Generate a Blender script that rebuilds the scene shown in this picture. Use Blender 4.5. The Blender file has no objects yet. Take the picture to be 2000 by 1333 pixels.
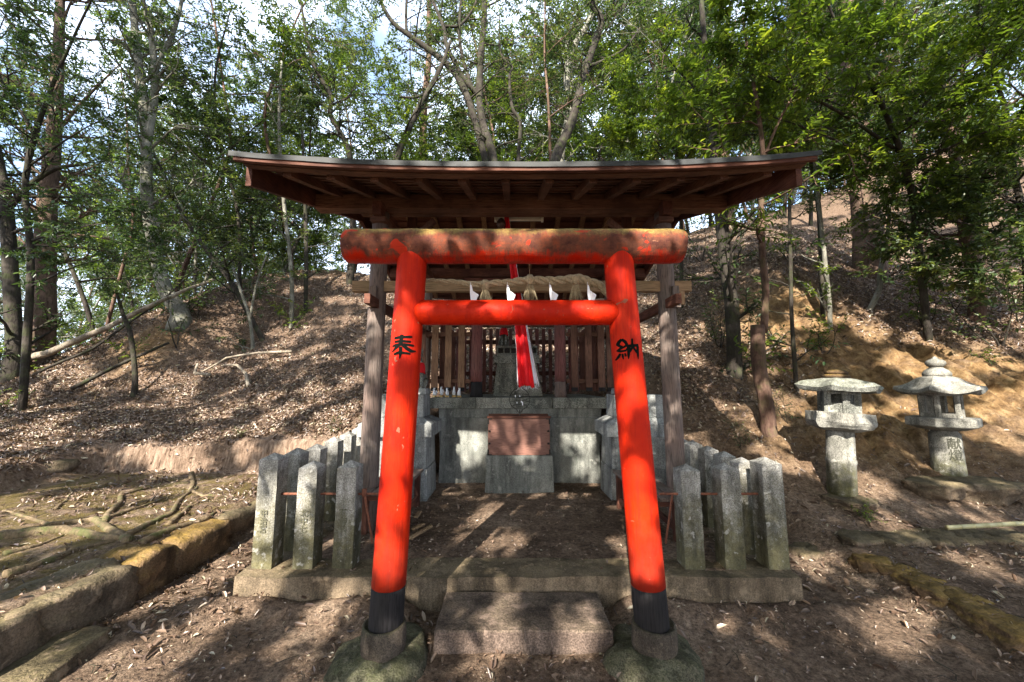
import bpy, math, random
import numpy as np
from mathutils import Vector, Matrix, noise as mn
random.seed(7); rng = np.random.default_rng(7)
R = math.radians
scene = bpy.context.scene
col = scene.collection
# ------------------------------------------------------------------ camera
F = 740.0; PITCH = R(6.5); EYE = 1.5
CP, SP = math.cos(PITCH), math.sin(PITCH)
def P(px, py, Y):
    u = (px-1000)/F; v = (666.5-py)/F
    t = Y/(CP - v*SP)
    return Vector((u*t, Y, EYE + (SP+v*CP)*t))
def GZ(px, py, z):
    u = (px-1000)/F; v = (666.5-py)/F
    t = (z-EYE)/(SP+v*CP)
    return Vector((u*t, (CP-v*SP)*t, z))
cam = bpy.data.cameras.new('camera'); cam_o = bpy.data.objects.new('camera', cam); col.objects.link(cam_o)
cam_o.location = (0, 0, EYE); cam_o.rotation_euler = (math.pi/2+PITCH, 0, 0)
cam.sensor_width = 36; cam.lens = 36*F/2000; cam.clip_end = 500; cam.clip_start = .05
scene.camera = cam_o
# ------------------------------------------------------------------ light
SUN_D = Vector((.30, 1.0, -.80)).normalized()       # the way the light travels
world = bpy.data.worlds.new("World"); scene.world = world; world.use_nodes = True
wn = world.node_tree; bg = wn.nodes['Background']
sky = wn.nodes.new('ShaderNodeTexSky'); sky.sky_type = 'NISHITA'; sky.sun_disc = False
el = math.asin(-SUN_D.z); az = math.atan2(-SUN_D.x, -SUN_D.y)
sky.sun_elevation = el; sky.sun_rotation = az; sky.air_density = 1.0; sky.dust_density = 2.5
_tc = wn.nodes.new('ShaderNodeTexCoord'); _cn = wn.nodes.new('ShaderNodeTexNoise'); _cn.inputs['Scale'].default_value = 2.6; _cn.inputs['Detail'].default_value = 6
wn.links.new(_tc.outputs['Generated'], _cn.inputs['Vector'])      # broken white cloud over the blue
_cr = wn.nodes.new('ShaderNodeMapRange'); _cr.inputs[1].default_value = .36; _cr.inputs[2].default_value = .54; wn.links.new(_cn.outputs['Fac'], _cr.inputs[0])
_cm = wn.nodes.new('ShaderNodeMix'); _cm.data_type = 'RGBA'; _cm.inputs[7].default_value = (4.4, 5.1, 6.4, 1)
wn.links.new(_cr.outputs[0], _cm.inputs[0]); wn.links.new(sky.outputs[0], _cm.inputs[6])
wn.links.new(_cm.outputs[2], bg.inputs[0]); bg.inputs[1].default_value = .15
sun = bpy.data.lights.new('sun', 'SUN'); sun.energy = 5.0; sun.angle = R(.55); sun.color = (1, .93, .82)
so = bpy.data.objects.new('sun', sun); col.objects.link(so); so.location = (-6, -20, 20)
so.rotation_euler = SUN_D.to_track_quat('-Z', 'Y').to_euler()
scene.view_settings.view_transform = 'Standard'; scene.view_settings.look = 'None'
scene.view_settings.gamma = 1; scene.view_settings.exposure = 1.92
try: scene.view_settings.use_curve_mapping = False
except Exception: pass
scene.cycles.max_bounces = 6; scene.cycles.diffuse_bounces = 4; scene.cycles.transmission_bounces = 4
scene.cycles.glossy_bounces = 2; scene.cycles.caustics_reflective = False
# ------------------------------------------------------------------ materials
class NT:
    def __init__(s, name):
        s.m = bpy.data.materials.new(name); s.m.use_nodes = True
        s.t = s.m.node_tree; s.b = s.t.nodes['Principled BSDF']; s.out = s.t.nodes['Material Output']
    def n(s, ty, **kw):
        o = s.t.nodes.new('ShaderNode'+ty)
        for k, v in kw.items(): setattr(o, k, v)
        return o
    def l(s, a, b): s.t.links.new(a, b)
    def coord(s, scale=(1, 1, 1)):
        c = s.n('TexCoord'); m = s.n('Mapping'); m.inputs['Scale'].default_value = scale
        s.l(c.outputs['Object'], m.inputs[0]); return m.outputs[0]
    def noise(s, vec, scale, detail=5, rough=.6, dist=0):
        n = s.n('TexNoise'); n.inputs['Scale'].default_value = scale; n.inputs['Detail'].default_value = detail
        n.inputs['Roughness'].default_value = rough; n.inputs['Distortion'].default_value = dist
        s.l(vec, n.inputs['Vector']); return n.outputs['Fac']
    def ramp(s, fac, stops, interp='LINEAR'):
        r = s.n('ValToRGB'); e = r.color_ramp.elements; r.color_ramp.interpolation = interp
        while len(e) < len(stops): e.new(.5)
        for i, (p, c) in enumerate(stops):
            e[i].position = p
            if not isinstance(c, tuple): c = (c, c, c)
            e[i].color = (*c[:3], 1)
        s.l(fac, r.inputs[0]); return r.outputs[0]
    def mix(s, fac, a, b, mode='MIX'):
        m = s.n('Mix', data_type='RGBA', blend_type=mode)
        for sock, v in ((m.inputs[0], fac), (m.inputs[6], a), (m.inputs[7], b)):
            if isinstance(v, (int, float)): sock.default_value = v
            elif isinstance(v, tuple): sock.default_value = (*v[:3], 1)
            else: s.l(v, sock)
        return m.outputs[2]
    def math(s, op, a, b=0.0, clamp=False):
        m = s.n('Math', operation=op, use_clamp=clamp)
        for i, v in enumerate((a, b)):
            if isinstance(v, (int, float)): m.inputs[i].default_value = v
            else: s.l(v, m.inputs[i])
        return m.outputs[0]
    def bump(s, h, strength=.5, dist=.01):
        b = s.n('Bump'); b.inputs['Strength'].default_value = strength; b.inputs['Distance'].default_value = dist
        s.l(h, b.inputs['Height']); s.l(b.outputs[0], s.b.inputs['Normal'])
    def fin(s, color, rough=.8, spec=.3):
        if isinstance(color, tuple): s.b.inputs['Base Color'].default_value = (*color, 1)
        else: s.l(color, s.b.inputs['Base Color'])
        if isinstance(rough, (int, float)): s.b.inputs['Roughness'].default_value = rough
        else: s.l(rough, s.b.inputs['Roughness'])
        s.b.inputs['Specular IOR Level'].default_value = spec
        return s.m
def wcoord_z(t):
    g = t.n('NewGeometry'); s = t.n('SeparateXYZ'); t.l(g.outputs['Position'], s.inputs[0]); return s.outputs
def nrm_z(t):
    g = t.n('NewGeometry'); s = t.n('SeparateXYZ'); t.l(g.outputs['Normal'], s.inputs[0]); return s.outputs[2]
def m_wood(name, c1, c2, axis=2, scale=14, rough=.75, worn=None, bump=.5):
    t = NT(name); sc = [1, 1, 1]; sc[axis] = .06; v = t.coord(tuple(sc)); v2 = t.coord()
    a = t.noise(v, scale*3, 6, .7); b = t.noise(v2, 2.2, 4); c = t.noise(v, scale*10, 3, .6)
    colr = t.ramp(a, [(.3, c1), (.7, c2)])
    colr = t.mix(t.ramp(b, [(.4, .0), (.65, 1.0)]), colr, worn or tuple(x*.6 for x in c1))
    colr = t.mix(t.ramp(c, [(.36, .75), (.5, 0)]), colr, tuple(x*.35 for x in c1))
    t.bump(t.math('ADD', a, t.math('MULTIPLY', c, .5)), bump, .004)
    return t.fin(colr, rough, .25)
def m_stone(name, c1, c2, speck=.5, scale=1.0, moss=None, z0=0, z1=0, bump=.6, rough=.9, mosstop=0.0, mossc=(.11, .12, .025)):
    t = NT(name); v = t.coord()
    a = t.noise(v, 5*scale, 6, .65); f = t.noise(v, 150*scale, 3, .7); f2 = t.noise(v, 60*scale, 4, .7)
    colr = t.ramp(a, [(.3, c1), (.7, c2)])
    colr = t.mix(speck, colr, t.mix(1.0, colr, t.ramp(f, [(.36, .12), (.47, .9), (.6, 2.0)]), 'MULTIPLY'))
    colr = t.mix(.5*speck, colr, t.mix(1.0, colr, t.ramp(f2, [(.35, .3), (.5, 1.0)]), 'MULTIPLY'))
    if moss is not None:
        z = wcoord_z(t)[2]; n2 = t.noise(v, 9, 6, .7)
        h = t.math('ADD', z, t.math('MULTIPLY', t.math('SUBTRACT', n2, .5), moss[2] if len(moss) > 2 else .9))
        mr = t.n('MapRange'); mr.inputs[1].default_value = moss[0]; mr.inputs[2].default_value = moss[1]
        mr.inputs[3].default_value = .85; mr.inputs[4].default_value = 0; t.l(h, mr.inputs[0])
        colr = t.mix(mr.outputs[0], colr, t.ramp(t.noise(v, 30, 5), [(.3, tuple(x*.5 for x in mossc)), (.7, mossc)]))
    if mosstop:
        nz = nrm_z(t); n3 = t.noise(v, 7, 6, .7)
        k = t.math('MULTIPLY', t.math('ADD', nz, t.math('MULTIPLY', t.math('SUBTRACT', n3, .55), 2.6)), mosstop, True)
        colr = t.mix(k, colr, t.ramp(t.noise(v, 45, 5), [(.3, tuple(x*.5 for x in mossc)), (.7, mossc)]))
    st = t.noise(t.coord((1, 1, .22)), 7*scale, 6, .72); lc = t.noise(v, 16*scale, 4, .6)
    colr = t.mix(.85, colr, t.mix(1.0, colr, t.ramp(st, [(.38, .35), (.55, 1.0), (.7, 1.2)]), 'MULTIPLY'))
    colr = t.mix(t.ramp(lc, [(.60, 0), (.66, .55)]), colr, tuple(min(1, x*1.25) for x in c2))
    t.bump(t.math('ADD', t.math('MULTIPLY', f2, .6), t.math('ADD', a, lc)), bump, .012)
    return t.fin(colr, rough, .2)
def m_leaf(name, stops, trans=.35, rough=.38, spec=.5):
    t = NT(name); at = t.n('Attribute', attribute_name='tint')
    c = t.ramp(at.outputs['Fac'], stops)
    t.fin(c, rough, spec)
    tr = t.n('BsdfTranslucent'); t.l(t.mix(1.0, c, (1.6, 1.5, .7), 'MULTIPLY'), tr.inputs[0])
    mx = t.n('MixShader'); mx.inputs[0].default_value = trans
    t.l(t.b.outputs[0], mx.inputs[1]); t.l(tr.outputs[0], mx.inputs[2]); t.l(mx.outputs[0], t.out.inputs[0])
    return t.m
def m_bark(name, c1, c2, moss=0.0, scale=1, lich=None):
    t = NT(name); v = t.coord((1, 1, .22)); v2 = t.coord()
    a = t.noise(v, 38*scale, 6, .7, .6); b = t.noise(v2, 3, 5, .65); c = t.noise(v, 12*scale, 4, .6)
    colr = t.ramp(a, [(.32, c1), (.68, c2)])
    colr = t.mix(t.ramp(b, [(.5, 0), (.62, .7)]), colr, lich or tuple(min(1, x*1.45) for x in c2))
    if moss: colr = t.mix(t.ramp(t.noise(v2, 5.3, 5, .7), [(.5, 0), (.62, moss)]), colr, (.06, .085, .02))
    t.bump(t.math('ADD', a, c), .9, .02)
    return t.fin(colr, .9, .15)
def m_plain(name, c, rough=.5, metal=0, bump=0, var=.3, scale=20, spec=.4):
    t = NT(name); v = t.coord(); a = t.noise(v, scale, 5, .65)
    colr = t.ramp(a, [(.3, tuple(x*(1-var) for x in c)), (.7, tuple(min(1, x*(1+var)) for x in c))])
    if bump: t.bump(a, bump, .004)
    t.b.inputs['Metallic'].default_value = metal
    return t.fin(colr, rough, spec)
M = {}
# torii paint
def m_torii(name, beam):
    t = NT(name); v = t.coord(); v2 = t.coord((6, .6, 1.0) if beam else (1, 1, .12))
    a = t.noise(v, 3.5, 5, .6); g = t.noise(v2, 26, 5, .7); f = t.noise(v, 70, 4, .7)
    red = t.ramp(a, [(.3, (.35, .007, .0015)), (.7, (.57, .024, .002))])
    red = t.mix(t.ramp(g, [(.34, .75), (.50, 0)]), red, (.30, .010, .004))
    red = t.mix(t.ramp(t.noise(t.coord((1, 1, .3)), 6, 7, .75), [(.58, 0), (.72, .35)]), red, (.60, .06, .02))
    red = t.mix(t.ramp(f, [(.27, .8), (.33, 0)]), red, (.12, .02, .012))
    if beam:
        z = wcoord_z(t)[2]
        s1 = t.noise(v2, 9, 6, .75); s2 = t.noise(v, 6, 6, .7)
        h = t.math('ADD', z, t.math('MULTIPLY', t.math('SUBTRACT', s1, .5), .10))
        h = t.math('ADD', h, t.math('MULTIPLY', t.math('SUBTRACT', s2, .5), .20))
        mr = t.n('MapRange'); mr.inputs[1].default_value = 2.238; mr.inputs[2].default_value = 2.285
        t.l(h, mr.inputs[0])
        dirt = t.ramp(t.noise(v, 13, 7, .75), [(.33, (.028, .018, .015)), (.5, (.085, .042, .026)), (.68, (.20, .055, .025))])
        mr2 = t.n('MapRange'); mr2.inputs[1].default_value = 2.375; mr2.inputs[2].default_value = 2.43; t.l(h, mr2.inputs[0])
        dirt = t.mix(mr2.outputs[0], dirt, t.ramp(f, [(.35, (.10, .085, .025)), (.65, (.26, .20, .06))]))
        # flakes where the paint still shows
        dirt = t.mix(t.ramp(t.noise(v, 8.5, 4, .55, .8), [(.63, 0), (.67, .85)]), dirt, (.50, .03, .01))
        red = t.mix(t.math('MULTIPLY', mr.outputs[0], .93), red, dirt)
        rough = t.math('ADD', .38, t.math('MULTIPLY', mr.outputs[0], .4))
    else:
        rough = t.ramp(g, [(.3, .62), (.7, .46)])
        z = wcoord_z(t)[2]; mr = t.n('MapRange'); mr.inputs[1].default_value = .30; mr.inputs[2].default_value = .85; mr.inputs[3].default_value = 1; mr.inputs[4].default_value = 0
        t.l(t.math('ADD', z, t.math('MULTIPLY', t.math('SUBTRACT', t.noise(v, 11, 7, .75), .5), 1.1)), mr.inputs[0]); red = t.mix(t.math('MULTIPLY', mr.outputs[0], .55), red, (.16, .035, .02))
    ck = t.noise(t.coord((8, .6, 1) if not beam else (.35, 6, 6)) if beam else t.coord((7, 7, .12)), 9, 5, .75)
    red = t.mix(t.ramp(ck, [(.34, .55), (.385, 0)]), red, (.10, .012, .008))
    red = t.mix(t.ramp(t.noise(v, 19, 3, .5, 1.0), [(.70, 0), (.715, .8)]), red, (.22, .10, .06))
    t.bump(t.math('ADD', t.math('ADD', g, ck), t.math('MULTIPLY', f, .4)), .6, .005)
    return t.fin(red, rough, .12)
M['paint'] = m_torii('vermilion_paint', False); M['paint_worn'] = m_torii('worn_vermilion_paint', True)
M['charred'] = m_wood('black_foot_wood', (.007, .0065, .007), (.028, .025, .026), 2, 18, .8, (.014, .012, .012), .8)
M['ink'] = m_plain('black_lettering', (.006, .007, .006), .95, 0, 0, .2, 20, .05)
M['collar'] = m_stone('collar_concrete', (.04, .033, .026), (.12, .093, .07), .5, 1.0, None, bump=1.4, mosstop=.35, mossc=(.07, .075, .025))
M['footing'] = m_stone('mossy_footing', (.045, .04, .028), (.13, .115, .08), .7, .8, None, bump=1.8, mosstop=.5, mossc=(.085, .095, .035))
M['granite'] = m_stone('granite', (.17, .165, .15), (.36, .35, .325), .6, .9, (.35, .90, .9), bump=.8, mossc=(.13, .115, .045))
M['granite_clean'] = m_stone('cut_granite', (.17, .175, .17), (.30, .305, .29), .6, 1.0, None, bump=.35)
M['slabstone'] = m_stone('altar_slab_stone', (.12, .13, .11), (.24, .235, .20), .9, .8, None, bump=.8)
M['cement'] = m_stone('cement', (.13, .14, .125), (.25, .25, .225), .3, .7, None, bump=.35)
M['sandstone'] = m_stone('platform_stone', (.08, .062, .042), (.22, .165, .11), .35, .8, None, bump=1.2, mosstop=.3, mossc=(.12, .10, .03))
M['stepstone'] = m_stone('step_stone', (.07, .05, .04), (.175, .127, .10), .5, .7, None, bump=1.2, mosstop=.12)
M['lantern'] = m_stone('lantern_granite', (.12, .118, .10), (.28, .27, .24), .6, .9, (.3, .75, .9), bump=.6, mossc=(.20, .19, .07))
M['lantern_dark'] = m_stone('lantern_roof_stone', (.10, .105, .095), (.25, .25, .22), .8, .8, None, bump=.9, mosstop=.3, mossc=(.16, .17, .08))
M['rock_moss'] = m_stone('mossy_rock', (.05, .033, .02), (.21, .135, .075), .3, .6, None, bump=2.0, mosstop=.55, mossc=(.30, .19, .02))
M['rock'] = m_stone('brown_rock', (.055, .042, .03), (.21, .155, .105), .3, .6, None, bump=2.0, mosstop=.4, mossc=(.12, .11, .03))
for ax, nm in enumerate('xyz'):
    M['dwood_'+nm] = m_wood('reddish_timber_'+nm, (.10, .036, .024), (.20, .085, .052), ax)
    M['bwood_'+nm] = m_wood('brown_timber_'+nm, (.115, .052, .033), (.235, .125, .08), ax)
    M['ywood_'+nm] = m_wood('pale_timber_'+nm, (.25, .155, .085), (.40, .265, .15), ax, worn=(.22, .155, .085))
    M['gwood_'+nm] = m_wood('weathered_timber_'+nm, (.10, .078, .065), (.23, .185, .16), ax, worn=(.15, .10, .082))
for ax, nm in enumerate('xyz'): M['pwood_'+nm] = m_wood('new_board_'+nm, (.21, .115, .062), (.36, .215, .12), ax, worn=(.16, .09, .055))
M['redpost'] = m_wood('faded_red_timber', (.14, .04, .035), (.24, .10, .085), 2, worn=(.13, .07, .055))
M['boxwood'] = m_wood('offering_box_timber', (.20, .095, .070), (.25, .125, .095), 0, 22, .6, (.15, .075, .055), .2)
M['iron'] = m_plain('black_iron', (.025, .022, .02), .55, .6, .3)
M['rust'] = m_plain('rusty_iron', (.16, .06, .035), .85, .1, .5, .5, 60)
M['sheet'] = m_plain('roof_sheet_metal', (.03, .032, .033), .65, .0, .2, .35, 6)
M['lampwhite'] = m_plain('lamp_enamel', (.62, .60, .52), .45, 0, 0, .1)
M['cloth_red'] = m_plain('red_cloth', (.62, .006, .012), .8, 0, .25, .12, 9)
M['cloth_white'] = m_plain('white_cloth', (.76, .76, .82), .8, 0, .25, .06, 9)
M['paper'] = m_plain('white_paper', (.82, .83, .88), .6, 0, 0, .03)
M['porcelain'] = m_plain('white_porcelain', (.75, .77, .80), .3, 0, 0, .1)
M['gold'] = m_plain('ochre_glaze', (.45, .30, .10), .5, 0, 0, .2)
M['straw'] = m_plain('rice_straw', (.33, .27, .165), .9, 0, .8, .4, 90)
M['bronze'] = m_plain('dark_bronze', (.08, .05, .04), .5, .6, .2)
M['bamboo'] = m_plain('dry_bamboo', (.42, .38, .20), .5, 0, .2, .25, 14)
M['bark_pale'] = m_bark('pale_bark', (.08, .075, .06), (.22, .21, .175), .35)
M['bark_dark'] = m_bark('dark_bark', (.018, .015, .012), (.05, .042, .035), .3)
M['bark_red'] = m_bark('reddish_bark', (.05, .027, .02), (.125, .078, .058), .3)
M['bark_cedar'] = m_bark('cedar_bark', (.045, .03, .022), (.15, .10, .075), .25, .8)
M['root'] = m_bark('root_bark', (.07, .05, .03), (.19, .14, .085), .6)
M['log'] = m_bark('dead_log', (.13, .10, .075), (.33, .28, .22), .15)
M['leaf_bg'] = m_leaf('leaf_mid', [(0, (.028, .050, .022)), (.5, (.058, .095, .036)), (1, (.22, .26, .06))], .46)
M['leaf_dark'] = m_leaf('leaf_dark', [(0, (.022, .046, .022)), (.6, (.050, .090, .032)), (1, (.14, .20, .045))], .45)
M['leaf_bright'] = m_leaf('leaf_bright', [(0, (.030, .060, .012)), (.5, (.085, .14, .02)), (1, (.29, .35, .045))], .5)
M['litter'] = m_leaf('dead_leaf', [(0, (.045, .028, .021)), (.4, (.13, .082, .056)), (.7, (.26, .178, .125)), (.92, (.52, .42, .32)), (1, (.13, .17, .09))], .10, .38, .6)
# ground
def m_ground():
    t = NT('forest_soil'); v = t.coord()
    a = t.noise(v, 1.3, 6, .6); f = t.noise(v, 34, 6, .75); g = t.noise(v, 7, 7, .7); s = t.noise(v, 120, 3, .7)
    soil = t.ramp(t.math('ADD', t.math('MULTIPLY', a, .5), t.math('MULTIPLY', g, .5)), [(.36, (.10, .066, .044)), (.5, (.215, .148, .102)), (.64, (.38, .28, .20))])
    soil = t.mix(.8, soil, t.mix(1.0, soil, t.ramp(f, [(.36, .25), (.5, .95), (.64, 1.6)]), 'MULTIPLY'))
    soil = t.mix(t.ramp(s, [(.36, .8), (.44, 0)]), soil, (.07, .045, .03))
    cl = t.n('Attribute', attribute_name='clay').outputs['Fac']; mo = t.n('Attribute', attribute_name='moss').outputs['Fac']
    li = t.n('Attribute', attribute_name='litter').outputs['Fac']
    clay = t.ramp(g, [(.32, (.10, .055, .026)), (.5, (.27, .165, .075)), (.68, (.46, .32, .165))])
    clay = t.mix(.6, clay, t.mix(1.0, clay, t.ramp(f, [(.3, .35), (.5, 1.0), (.7, 1.3)]), 'MULTIPLY'))
    k = t.math('MULTIPLY', cl, t.ramp(t.noise(v, 2.6, 6, .7), [(.35, .35), (.5, 1.0)]))
    c = t.mix(k, soil, clay)
    cu = t.n('Attribute', attribute_name='cut').outputs['Fac']; vs_ = t.noise(t.coord((1, .6, .12)), 30, 5, .7)
    c = t.mix(t.math('MULTIPLY', cu, t.ramp(t.noise(v, 4, 5, .7), [(.3, .4), (.5, 1.0)])), c, t.ramp(vs_, [(.34, (.10, .065, .045)), (.5, (.30, .205, .145)), (.66, (.46, .35, .26))]))
    litc = t.ramp(f, [(.35, (.05, .032, .022)), (.5, (.15, .10, .07)), (.65, (.28, .20, .145))])
    c = t.mix(t.math('MULTIPLY', li, .85), c, litc)
    mk = t.math('MULTIPLY', mo, t.ramp(t.noise(v, 5.5, 6, .7), [(.42, 0), (.56, 1.0)]))
    c = t.mix(mk, c, t.ramp(s, [(.3, (.07, .055, .012)), (.7, (.20, .15, .03))]))
    t.bump(t.math('ADD', t.math('ADD', f, t.math('MULTIPLY', g, 1.2)), t.math('MULTIPLY', s, .5)), 1.0, .045)
    return t.fin(c, .92, .15)
M['ground'] = m_ground()
# ------------------------------------------------------------------ mesh helpers
class MB:
    def __init__(s): s.v = []; s.f = []; s.mi = []
    def add(s, vs, fs, mi=0):
        b = len(s.v); s.v += [tuple(x) for x in vs]; s.f += [tuple(b+i for i in f) for f in fs]; s.mi += [mi]*len(fs); return s
    def hexa(s, c, mi=0):   # 8 corners: bottom 4 ccw, top 4 ccw
        return s.add(c, [(3, 2, 1, 0), (4, 5, 6, 7), (0, 1, 5, 4), (1, 2, 6, 5), (2, 3, 7, 6), (3, 0, 4, 7)], mi)
    def box(s, x0, x1, y0, y1, z0, z1, mi=0, t=0):
        return s.hexa([(x0, y0, z0), (x1, y0, z0), (x1, y1, z0), (x0, y1, z0), (x0+t, y0+t, z1), (x1-t, y0+t, z1), (x1-t, y1-t, z1), (x0+t, y1-t, z1)], mi)
    def beam(s, a, b, w, h, mi=0, up=Vector((0, 0, 1))):   # rectangular bar a->b
        a = Vector(a); b = Vector(b); d = (b-a).normalized(); x = d.cross(up).normalized()*w/2; z = x.cross(d).normalized()*h/2
        return s.hexa([a-x-z, a+x-z, b+x-z, b-x-z, a-x+z, a+x+z, b+x+z, b-x+z], mi)
    def tube(s, pts, rs, seg=10, caps=True, jit=0, mi=0, squash=1.0):
        pts = [Vector(p) for p in pts]; n = len(pts)
        if isinstance(rs, (int, float)): rs = [rs]*n
        vs = []; fs = []; ref = None
        for i, p in enumerate(pts):
            d = (pts[min(i+1, n-1)]-pts[max(i-1, 0)]).normalized()
            if ref is None: ref = d.orthogonal().normalized()
            ref = (ref-d*ref.dot(d)).normalized(); o = d.cross(ref)
            for k in range(seg):
                a = 2*math.pi*k/seg; rr = rs[i]*(1+(random.uniform(-jit, jit) if jit else 0))
                q = p+(ref*math.cos(a)+o*math.sin(a))*rr
                vs.append(q)
        for i in range(n-1):
            for k in range(seg):
                k2 = (k+1) % seg; fs.append((i*seg+k, i*seg+k2, (i+1)*seg+k2, (i+1)*seg+k))
        if caps: fs.append(tuple(range(seg-1, -1, -1))); fs.append(tuple((n-1)*seg+k for k in range(seg)))
        return s.add(vs, fs, mi)
    def lathe(s, c, prof, seg=32, mi=0, rot=0, sx=1, sy=1, wob=0):
        vs = []; fs = []; n = len(prof)
        for i, (r, z) in enumerate(prof):
            for k in range(seg):
                a = 2*math.pi*k/seg+rot; w = 1+(wob*mn.noise(Vector((math.cos(a)*1.5, math.sin(a)*1.5, z*3+c[0]))) if wob else 0)
                vs.append((c[0]+math.cos(a)*r*sx*w, c[1]+math.sin(a)*r*sy*w, c[2]+z))
        for i in range(n-1):
            for k in range(seg):
                k2 = (k+1) % seg; fs.append((i*seg+k, i*seg+k2, (i+1)*seg+k2, (i+1)*seg+k))
        fs.append(tuple(range(seg-1, -1, -1))); fs.append(tuple((n-1)*seg+k for k in range(seg)))
        return s.add(vs, fs, mi)
    def build(s, name, mats, parent=None, smooth=False, bevel=0, bseg=2, **tags):
        if not isinstance(mats, (list, tuple)): mats = [mats]
        off = Vector(parent.get('_o', (0, 0, 0))) if parent is not None and '_o' in parent else Vector((0, 0, 0))
        me = bpy.data.meshes.new(name); me.from_pydata([Vector(v)-off for v in s.v], [], s.f)
        for m in mats: me.materials.append(m)
        if len(mats) > 1: me.polygons.foreach_set('material_index', s.mi)
        if smooth: me.polygons.foreach_set('use_smooth', [True]*len(me.polygons))
        me.update()
        o = bpy.data.objects.new(name, me); col.objects.link(o)
        if parent is not None: o.parent = parent; o['_o'] = tuple(off)
        if bevel:
            b = o.modifiers.new('b', 'BEVEL'); b.width = bevel; b.segments = bseg; b.limit_method = 'ANGLE'; b.angle_limit = R(35)
        for k, v in tags.items(): o[k] = v
        return o
def thing(name, loc, label, cat, group=None):
    o = bpy.data.objects.new(name, None); col.objects.link(o); o.location = loc; o['_o'] = tuple(loc)
    o['label'] = label; o['category'] = cat
    if group: o['group'] = group
    return o
def tag(o, label=None, cat=None, group=None, kind=None):
    if label: o['label'] = label
    if cat: o['category'] = cat
    if group: o['group'] = group
    if kind: o['kind'] = kind
    return o
def roughen(o, sub=3, amp=.01, freq=4, seed=0):
    """subdivide the mesh and push the vertices about: chipped, weathered stone"""
    import bmesh
    bm = bmesh.new(); bm.from_mesh(o.data)
    bmesh.ops.remove_doubles(bm, verts=bm.verts, dist=1e-5)
    long = [e for e in bm.edges]
    bmesh.ops.subdivide_edges(bm, edges=long, cuts=sub, use_grid_fill=True)
    bm.normal_update()
    for v in bm.verts:
        q = v.co*freq+Vector((seed*3.1, seed*1.7, 0))
        n = mn.noise_vector(q)+mn.noise_vector(q*2.7)*.45
        v.co += n*amp
    bm.to_mesh(o.data); bm.free(); o.data.update(); return o
def rock(name, c, size, mat, seed, label, cat, group=None, parent=None, rot=0, rough=.22, flat=.25, sq=.72):
    import bmesh
    bm = bmesh.new(); bmesh.ops.create_icosphere(bm, subdivisions=4, radius=1)
    rm = Matrix.Rotation(rot, 3, 'Z')
    for v in bm.verts:
        p = v.co.copy()
        # boxy super-ellipsoid
        m = max(abs(p.x), abs(p.y), abs(p.z)); p = p.lerp(p/m, sq)
        q = p*1.1+Vector((seed*5.3, seed*2.9, seed))
        p += p.normalized()*(mn.noise(q)*rough*1.5+mn.noise(q*2.4)*rough*.6+mn.noise(q*5)*rough*.35+mn.noise(q*11)*rough*.16)
        if p.z > 0: p.z *= (1-flat)
        v.co = rm @ Vector((p.x*size[0], p.y*size[1], p.z*size[2]))
    me = bpy.data.meshes.new(name); bm.to_mesh(me); bm.free(); me.materials.append(mat)
    me.polygons.foreach_set('use_smooth', [True]*len(me.polygons))
    o = bpy.data.objects.new(name, me); col.objects.link(o); o.location = c
    if parent is not None: o.parent = parent; o.location = Vector(c)-Vector(parent['_o'])
    else: tag(o, label, cat, group)
    return o
# ------------------------------------------------------------------ terrain
def vnoise(x, y, seed=0):
    xi = np.floor(x).astype(np.int64); yi = np.floor(y).astype(np.int64); xf = x-xi; yf = y-yi
    def h(a, b):
        n = (a*374761393+b*668265263+seed*974634777) & 0xffffffff
        n = ((n ^ (n >> 13))*1274126177) & 0xffffffff; n = n ^ (n >> 16)
        return n/4294967295.0
    u = xf*xf*(3-2*xf); w = yf*yf*(3-2*yf)
    return (h(xi, yi)*(1-u)+h(xi+1, yi)*u)*(1-w)+(h(xi, yi+1)*(1-u)+h(xi+1, yi+1)*u)*w
def fbm(x, y, o=4, seed=0):
    r = 0; a = .5; s = 0
    for i in range(o): r = r+a*vnoise(x*2**i+i*13.7, y*2**i+i*7.3, seed+i); s += a; a *= .5
    return r/s
ctrl = []
for a in [(800,700,8),(1200,700,8),(1000,640,9),(900,560,11),(1100,560,11),(1000,530,13),(700,800,6),(700,700,8),(700,600,10),(660,528,12),
          (600,522,12),(500,545,11),(430,572,10.3),(335,600,9),(250,655,8.7),(100,700,9),(0,730,9.5),(0,800,7),(0,870,5.5),(200,800,6.8),(400,800,7),
          (400,700,8.8),(500,650,9.5),(230,740,8),(1350,800,5.5),(1350,650,7.5),(1370,530,10),(1450,700,6.6),(1560,515,8.3),(1700,535,9),(1450,440,13),
          (1750,430,13),(2000,480,10),(1900,600,8),(1900,665,6.4),(1900,790,5.4),(1750,870,4.85),(1600,690,6.6),(1550,850,5.0),(1750,700,6.2),(2000,690,6.2),(1650,600,7.6)]:
    p = P(*a); ctrl.append((p.x, p.y, p.z))
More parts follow.
